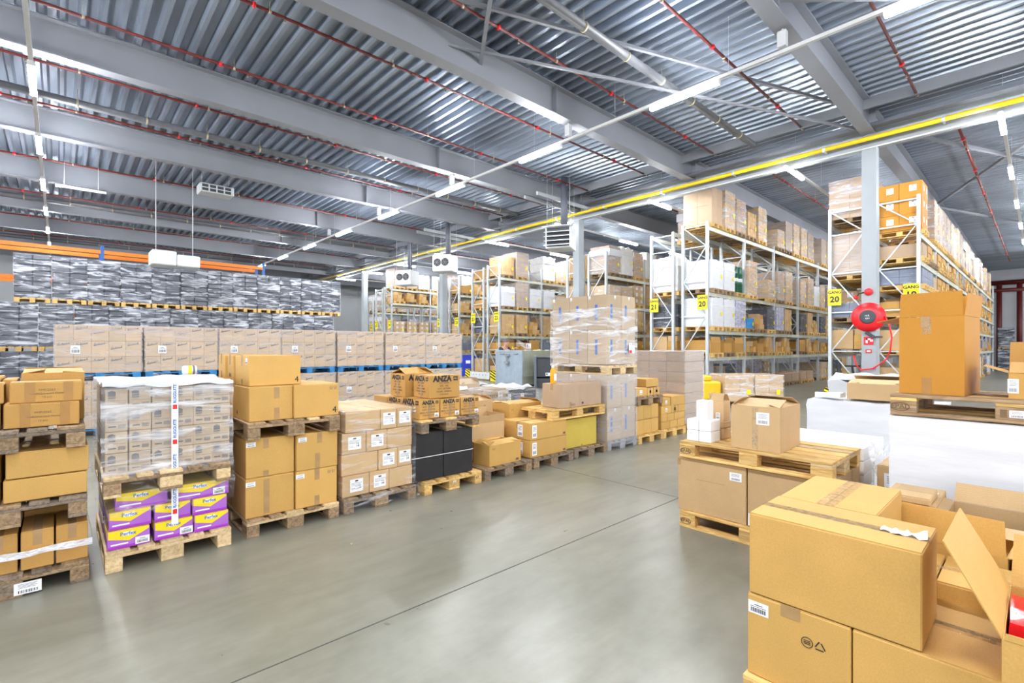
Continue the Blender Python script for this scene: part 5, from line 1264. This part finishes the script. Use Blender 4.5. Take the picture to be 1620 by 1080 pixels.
PR = {
 'six': ('big bare brown cartons', L_cartons(2, 2, .80, 1.0, 1.18, K4, None, False, 2, lbl=False, seed=2, tape=False)),
 'kraft': ('film-wrapped kraft cartons', L_cartons(2, 5, .78, 1.05, 1.25, K2, F4, seed=3)),
 'glare': ('silvery carton load with painted glare', L_cartons(2, 4, .78, 1.05, 1.15, K4, F3, seed=4)),
 'kraftlow': ('low film-wrapped kraft cartons', L_cartons(2, 3, .78, 1.05, .72, K2, F4, seed=5)),
 'rosy': ('smooth-wrapped rosy-brown load', L_cartons(3, 5, .80, 1.05, 1.20, K4, F2, seed=6)),
 'white': ('white plastic-wrapped bundle', L_bulk(.80, 1.0, .95, WHT, .02, 7)),
 'bag': ('bulky creased pale foil bundle', L_bulk(.78, .95, 1.2, WHTS, .06, 8)),
 'bagclear': ('tan load in loose clear film', L_cartons(1, 3, .72, .95, 1.1, K2, F4, nr=2, seed=9)),
 'cap': ('tall cartons with a white sleeve', L_capped(11)),
 'stack': ('bare stack of tan cartons', L_cartons(4, 6, .76, 1.0, .90, K2, None, True, 2, jit=.008, seed=12)),
 'stackl': ('cartons with white sheets', L_cartons(2, 3, .76, 1.0, .85, K2, F1, True, 2, seed=13, lbl=True)),
 'open': ('open worn carton', L_open(1)),
 'openb': ('open golden carton with flaps up', L_open(4, .6)),
 'pile': ('small pile of golden cartons', L_pile(21)),
 'pileb': ('loose heap of small cartons', L_pile(25, 5)),
 'drums': ('dark green plastic drums', L_drums()),
 'cans': ('shrink-wrapped purple can packs', L_cartons(3, 3, .80, 1.0, .95, COL1, F3, seed=14)),
 'grey': ('dark wrapped cartons', L_cartons(2, 3, .78, 1.0, .80, NAVY, F1, seed=15)),
 'orange': ('orange-brown big cartons with white sheets', L_cartons(2, 3, .92, 1.0, 1.30, K3, None, False, 2, seed=16, lbl=True)),
 'tray': ('flat grey printed cartons', L_cartons(2, 2, .86, 1.0, .42, plain('grey_blue_print', (.16, .19, .27), .45, var=.1), F1, False, 2, seed=17)),
 'flat': ('single flat brown carton', L_cartons(1, 1, .8, 1.0, .36, K4, None, False, 1, seed=18)),
 'red': ('small brown and red cartons', L_cartons(3, 2, .78, 1.0, .40, KD, None, True, 2, jit=.01, seed=19)),
 'blue': ('bright blue plastic tub', L_bulk(.60, .8, .38, BLUE2, .03, 20, 1.5, False, 'plastic_tub')),
}
HT = dict(six=1.18, kraft=1.25, glare=1.15, kraftlow=.72, rosy=1.2, white=.95, bag=1.22, bagclear=1.1, cap=1.16, stack=.9, stackl=.85, open=.55, openb=.56, pile=.55, pileb=.38, drums=.95, cans=.95, grey=.8, orange=1.3, tray=.42, flat=.36, red=.4, blue=.4)
used = set(); prp = simple_pallet_mesh(WY, .8, 1.08); prd = simple_pallet_mesh(WA, .8, 1.08)
SKIP = set()
for a_, b_ in ((0, 1), (14, 15), (57, 57), (67, 69), (72, 73), (75, 75), (77, 78), (82, 82), (85, 85), (87, 88), (93, 100), (107, 115), (136, 136), (138, 139), (153, 153), (155, 156), (166, 170), (172, 176), (183, 192), (199, 208), (211, 211), (217, 217), (219, 219), (222, 222), (225, 225), (234, 234), (238, 238), (242, 242), (246, 247), (251, 251), (254, 254), (256, 256), (258, 258), (260, 261), (270, 271), (273, 290), (292, 298), (300, 302), (314, 316), (318, 319), (321, 321), (326, 360), (362, 363), (366, 378), (380, 380), (392, 394), (396, 397), (407, 432), (434, 434), (436, 436), (439, 439), (441, 442), (445, 449), (451, 454), (456, 459), (461, 461), (464, 464), (467, 467), (472, 503), (505, 506), (508, 508), (512, 516), (518, 532), (542, 547), (549, 550), (552, 553), (555, 564), (566, 590), (597, 602), (604, 604), (609, 619)): SKIP.update(range(a_, b_ + 1))      # places nobody can see from the hall
NPL = [0]; PLOG = []
def place(kind, x, y, z, where, dark=False, onpal=True, rz=0):
    n = NPL[0]; NPL[0] += 1
    jig = R(random.uniform(-1, 1))
    desc, proto = PR[kind]; pz = z + .002
    if n in SKIP: return
    if onpal:
        o = put('wooden_pallet', prd if dark else prp, None, (x, y, pz)); tag(o, ('brown' if dark else 'yellowish') + ' pallet, ' + where, 'pallet', 'pallets in the racking'); PLOG.append((n, 'p', o.name))
    pz += .146
    lab = desc + ', ' + where
    if kind in used: o = copy_tree(proto, None, (x, y, pz), rz + jig, lab, 'loads in the racking'); PLOG.append((n, 'l', o.name))
    else: used.add(kind); PLOG.append((n, 'l', proto.name)); proto.location = (x, y, pz); proto.rotation_euler = (0, 0, rz); tag(proto, lab, None, 'loads in the racking')
LV = ['ground', 'lowest shelf', 'second shelf', 'third shelf', 'top shelf', 'highest shelf']
def fill(X0, Y0, depth, nb, levels, name, spec, seed, choices):
    rnd = random.Random(seed)
    for i in range(nb):
        for li, z in enumerate([0] + list(levels)):
            row = spec.get((i, li))
            if row is None:
                gap = (levels[li] - z - .3) if li < len(levels) else 9
                cs = choices[1] if gap < .95 else (choices[0] if gap > 1.4 else ['white', 'stack', 'kraftlow', 'cans', 'grey', 'stackl', 'pile'])
                if gap < .8: cs = ['open', 'pile', 'openb', 'pileb', 'tray', 'flat', 'red']
                row = [rnd.choice(cs) for _ in range(3)]
                if rnd.random() < .35: row[rnd.randrange(3)] = None
            n = len(row)
            for j_, kd in enumerate(row):
                if not kd: continue
                if li < len(levels):
                    room = levels[li] - z - .285
                    for alt in (kd, 'stack', 'kraftlow', 'pile', 'red', 'flat'):
                        if HT[alt] <= room: kd = alt; break
                x = X0 + 2.9*i + (.52 + .93*j_ if n == 3 else .72 + 1.42*j_)
                place(kd, x, Y0+depth/2-.02, z, '%s, %s bay, %s, %s' % (name, ORD[i], LV[li], ['left', 'middle', 'right'][j_] if n == 3 else ['left', 'right'][j_]), rnd.random() < .3)
HI = ['kraft', 'glare', 'rosy', 'bag', 'cap', 'kraft', 'bagclear']; LO = ['kraftlow', 'stack', 'stackl', 'pile']
# rack left of aisle 20
lv1 = [1.29, 2.17, 3.42, 5.58]
rack(15.6, 7.42, .93, 9, lv1, 5.74, 'grey pallet rack left of aisle 20 with the black 20 sign')
S = {(0, 4): ['six', 'kraft', 'glare'], (1, 4): ['stack', 'kraft', None], (2, 4): ['kraftlow', 'rosy', 'kraft'], (3, 4): ['kraft', 'glare', None],
     (0, 3): ['white', 'white', 'drums'], (1, 3): ['kraft', None, 'kraftlow'], (2, 3): ['glare', 'kraft', None], (3, 3): ['bagclear', 'kraft', 'white'],
     (0, 2): ['white', 'white', 'cans'], (1, 2): ['blue', 'pile', 'grey'], (2, 2): ['cans', 'stack', None], (3, 2): ['grey', 'stack', 'pile'],
     (0, 1): ['open', 'openb', 'open'], (1, 1): ['pileb', 'openb', 'pile'], (2, 1): ['pileb', 'pile', None], (3, 1): ['open', 'pile', 'openb'],
     (0, 0): ['pile', None, 'flat'], (1, 0): ['flat', 'pileb', None], (2, 0): [None, 'flat', 'flat'], (3, 0): ['flat', 'flat', None]}
fill(15.6, 7.42, .93, 6, lv1, 'rack left of aisle 20', S, 1, (HI, LO))
rack(15.6, 8.63, .93, 5, lv1, 5.6, 'grey pallet rack right of aisle 21 behind the aisle 20 rack')
fill(15.6, 8.63, .93, 3, lv1, 'rack right of aisle 21', {(0, 4): [None, None, 'cap'], (0, 3): ['bag', 'bagclear', 'kraft'], (0, 2): ['grey', 'kraftlow', 'stack'], (0, 1): ['pile', 'open', 'pile']}, 2, (HI, LO))
# pair around the near column
lv0 = [1.4, 2.35, 3.2, 3.95, 4.69]
rack(17.0, 2.23, .98, 10, lv0, 5.74, 'grey pallet rack left of aisle 19, behind the hose reel column')
S = {(0, 5): ['orange', None, 'glare'], (1, 5): ['glare', 'glare', 'glare'], (2, 5): ['glare', 'white', 'kraft'], (0, 4): ['flat', 'red', 'flat'], (0, 3): ['tray', 'tray', 'flat'], (0, 2): ['red', 'pile', 'flat'], (0, 1): ['pile', 'pileb', 'pile']}
fill(17.0, 2.23, .98, 9, lv0, 'rack left of aisle 19', S, 3, (HI, ['flat', 'tray', 'pile', 'red']))
lv0b = [1.43, 2.36, 3.6, 5.30]
rack(17.0, 3.40, .97, 5, lv0b, 5.74, 'grey pallet rack right of aisle 20 behind the hose reel column')
S = {(0, 4): ['glare', 'glare', None], (0, 3): ['rosy', 'kraft', 'kraft'], (0, 2): ['tray', 'stackl', 'pile'], (0, 1): ['stackl', 'flat', 'pile'], (0, 0): [None, None, None]}
fill(17.0, 3.40, .97, 3, lv0b, 'rack right of aisle 20', S, 4, (HI, LO))
# pair beyond the second column
lv2 = [1.35, 2.2, 3.4, 4.65]
rack(17.0, 12.5, 1.0, 6, lv2, 5.68, 'grey pallet rack left of aisle 21 beyond the second column')
S = {(0, 4): ['cap', 'bag', 'bagclear'], (1, 4): ['bag', 'bagclear', 'cap'], (0, 3): ['kraftlow', 'kraftlow', 'stackl'], (0, 2): ['kraft', 'stackl', 'bagclear'], (1, 3): ['rosy', None, 'kraftlow'], (0, 1): ['pile', 'open', 'red']}
fill(17.0, 12.5, 1.0, 4, lv2, 'rack left of aisle 21', S, 5, (HI, LO))
rack(17.0, 13.72, 1.0, 4, lv2, 5.68, 'grey pallet rack right of aisle 22 beyond the second column')
fill(17.0, 13.72, 1.0, 2, lv2, 'rack right of aisle 22', {(0, 4): ['stack', None, 'kraft']}, 6, (HI, LO))
lv3 = [1.3, 2.17, 3.48, 5.0]
rack(15.6, 17.76, .95, 5, lv3, 5.68, 'grey pallet rack left of aisle 22 behind the steel container')
S = {(0, 4): ['stack', 'rosy', None], (1, 4): ['bag', 'kraftlow', 'bag'], (0, 3): ['white', 'rosy', 'white'], (0, 2): ['stack', 'stack', 'pile'], (0, 1): ['red', 'pileb', 'open'], (0, 0): ['pile', None, 'flat'], (1, 3): ['white', 'kraftlow', 'kraft']}
fill(15.6, 17.76, .95, 4, lv3, 'rack left of aisle 22', S, 7, (HI, LO))
rack(15.6, 18.95, .98, 4, lv3, 5.6, 'grey pallet rack right of aisle 23 beside the 23 sign')
fill(15.6, 18.95, .98, 2, lv3, 'rack right of aisle 23', {(0, 4): ['red', 'red', None], (0, 3): ['red', 'pile', 'stack'], (0, 2): ['grey', 'bagclear', None]}, 8, (HI, LO))
lv4 = [1.3, 2.3, 3.5, 4.65]
rack(17.0, 22.9, 1.0, 4, lv4, 5.75, 'grey pallet rack left of aisle 23 beyond the third column')
fill(17.0, 22.9, 1.0, 3, lv4, 'rack left of aisle 23', {(0, 4): ['red', 'pile', 'stack'], (0, 3): ['pile', 'red', 'pile']}, 9, (['white', 'stack', 'kraft', 'bagclear'], LO))
rack(17.0, 24.1, 1.0, 3, lv4, 5.75, 'grey pallet rack right of aisle 24 beyond the third column')
fill(17.0, 24.1, 1.0, 2, lv4, 'rack right of aisle 24', {}, 10, (HI, LO))
lv5 = [1.3, 2.3, 4.45, 5.35]
rack(15.6, 28.2, 1.0, 5, lv5, 5.55, 'grey pallet rack left of aisle 24 above the kraft row')
S = {(0, 4): ['rosy', 'kraftlow', 'white'], (0, 2): ['stackl', 'stackl', 'stackl'], (1, 2): ['stackl', 'stack', 'stackl'], (0, 3): ['kraftlow', 'pile', 'stack'], (1, 3): ['pile', 'stack', 'pile'], (1, 4): ['white', 'kraft', None]}
fill(15.6, 28.2, 1.0, 4, lv5, 'rack left of aisle 24', S, 11, (['stackl', 'kraft', 'stackl'], LO))
rack(15.6, 29.4, 1.0, 2, lv5, 5.5, 'grey pallet rack right of aisle 25')
rack(17.0, 33.5, 1.0, 4, [1.4, 2.7, 4.2], 5.3, 'farthest grey pallet rack left of aisle 25 beyond the black loads')
fill(17.0, 33.5, 1.0, 3, [1.4, 2.7, 4.2], 'rack left of aisle 25', {(0, 3): ['cap', 'bagclear', 'kraft'], (0, 2): ['cap', 'kraft', 'grey']}, 12, (['cap', 'kraft'], LO))
for x, y, num, lab in [(15.53, 7.60, '20', 'yellow GANG 20 sign on the front post left of aisle 20'), (15.53, 9.38, '21', 'yellow GANG 21 sign on the rack end right of aisle 21'),
                       (16.93, 2.42, '19', 'yellow GANG 19 sign behind the tall orange carton'), (16.93, 4.20, '20', 'yellow GANG 20 sign right of aisle 20 beside the hose reel'),
                       (16.93, 12.7, '21', 'yellow GANG 21 sign left of aisle 21'), (16.93, 14.5, '22', 'yellow GANG 22 sign right of aisle 22'),
                       (15.53, 17.95, '22', 'yellow GANG 22 sign over the steel container'), (15.53, 19.75, '23', 'yellow GANG 23 sign right of aisle 23'),
                       (16.93, 23.1, '23', 'yellow GANG 23 sign left of aisle 23'), (16.93, 24.9, '24', 'yellow GANG 24 sign right of aisle 24'),
                       (15.53, 28.4, '24', 'yellow GANG 24 sign left of aisle 24'), (15.53, 30.2, '25', 'yellow GANG 25 sign right of aisle 25'), (16.93, 33.7, '25', 'farthest yellow GANG 25 sign')]:
    aisle_sign(x, y, 3.1, num, lab)
for y, lab in ((18.84, 'white perforated steel guard plate with striped ends at the aisle 22 and 23 racks'),):
    t = thing('rack_guard', lab, 'guard', (15.25, y, 0))
    MB().bbox(-.05, .0, -.75, .75, .06, .40, .01).build('plate', APPL, t)
    for q in (-.5, -.25, 0, .25, .5): put('bolt', MB().tube([(-.06, q, .26), (-.045, q, .26)], .022, 8).mesh('bolt', INK), t)
    for q in (-1.0, .98): o = put('striped_end', guard_mesh, t, (-.02, q, 0)); o.scale = (1, 1.1, 1.25)
# red wall pipes and silver loads at the far right
t = thing('wall_pipes', 'thick red vertical pipes with header at the far right wall', 'pipe', (53.6, 0, 0))
for y in (2.9, 2.3, 1.2): MB().tube([(0, y, 0), (0, y, 6.6)], .16, 12).build('riser', REDP, t)
MB().tube([(0, 3.2, 6.6), (0, -4, 6.6)], .18, 12).tube([(-.3, 3.2, 6.0), (-.3, .9, 6.0)], .14, 12).build('header', REDP, t)
for i, (x, y, z) in enumerate([(49.5, 1.75, 0), (49.5, 3.05, 0), (49.5, 1.75, 1.495), (49.5, 3.05, 1.495)]):
    o = put('wooden_pallet', wp_mesh, None, (x, y, z)); o.rotation_euler = (0, 0, PI/2); tag(o, 'pallet of the silver loads at the far end of aisle 19, %s of four' % ORD[i], 'pallet', 'pallets at the end of aisle 19')
    copy_tree(blp, None, (x, y, z+.146), PI/2, 'silvery wrapped load at the far end of aisle 19, %s of four' % ORD[i], 'silver loads at the end of aisle 19')
# orange pallet truck with a low kraft load crossing the mouth of aisle 20, and one parked under the rack
def truck(x, y, rz, lab):
    t = thing('pallet_truck', lab, 'pallet truck', (x, y, 0), rz)
    b = MB(); b.bbox(-.35, .35, -.38, .38, .12, .66, .05); b.bbox(-.3, .1, -.33, .33, .66, .82, .04); b.build('body', ORB if False else YPIPE, t)
    for s in (-.19, .19): MB().bbox(.35, 2.05, s-.08, s+.08, .06, .12, .01).build('fork', YPIPE, t)
    MB().tube([(-.36, 0, .5), (-.75, 0, 1.05)], .03, 8).tube([(-.75, -.2, 1.05), (-.75, .2, 1.05)], .025, 8).build('tiller', DGR, t)
    for q in ((0, .3), (0, -.3), (-.2, 0)): put('wheel', MB().tube([(q[0], q[1]-.04, .1), (q[0], q[1]+.04, .1)], .1, 14).mesh('wheel', DGR), t)
    for s in (-.19, .19): put('roller', MB().tube([(1.9, s-.05, .03), (1.9, s+.05, .03)], .03, 10).mesh('roller', DGR), t)
    return t
truck(18.3, 3.9, R(0), 'yellow-orange pallet truck parked at ground level under the rack right of aisle 20')
truck(13.62, 6.61, R(-42.7), 'yellow-orange pallet truck carrying low brown loads across the mouth of aisle 20')
for k_, nm in ((.78, 'nearer the tiller'), (1.60, 'at the fork tips')):
    copy_tree(PR['kraftlow'][1], None, (13.62+k_*math.cos(R(-42.7)), 6.61+k_*math.sin(R(-42.7)), .122), R(-42.7), 'low wrapped kraft load on the crossing pallet truck, ' + nm, 'loads on the crossing pallet truck')
# unused prototypes are not part of the scene
for k, (d_, p_) in PR.items():
    if k not in used:
        for c in list(KIDS.get(p_.name, [])):
            for g in list(KIDS.get(c.name, [])): bpy.data.objects.remove(g)
            bpy.data.objects.remove(c)
        bpy.data.objects.remove(p_)
tag(lumpy(-.5, .5, -.25, .25, 0, .05, .035, (16, 12, 2), 87, top=2.5).build('film_cover', WHT, None, (5.1, 7.02, .945)), 'bunched white film at the rear of the grey-brown wrapped load', 'film')
tag(lumpy(-.13, .13, -.28, .28, 0, .04, .03, (8, 12, 2), 88, top=2.5).build('film_cover', WHT, None, (4.68, 6.6, .945)), 'bunched white film at the left edge of the grey-brown wrapped load', 'film')
for x, y, lab in ((1.75, 3.85, 'tiny wood chip on the floor before the stack with white sheets'), (.25, 2.45, 'tiny wood chip on the floor at the lower left')):
    tag(MB().bar((x, y, .006), (x+.02, y+.008, .006), .010, .008).build('wood_chip', WP), lab, 'chip')
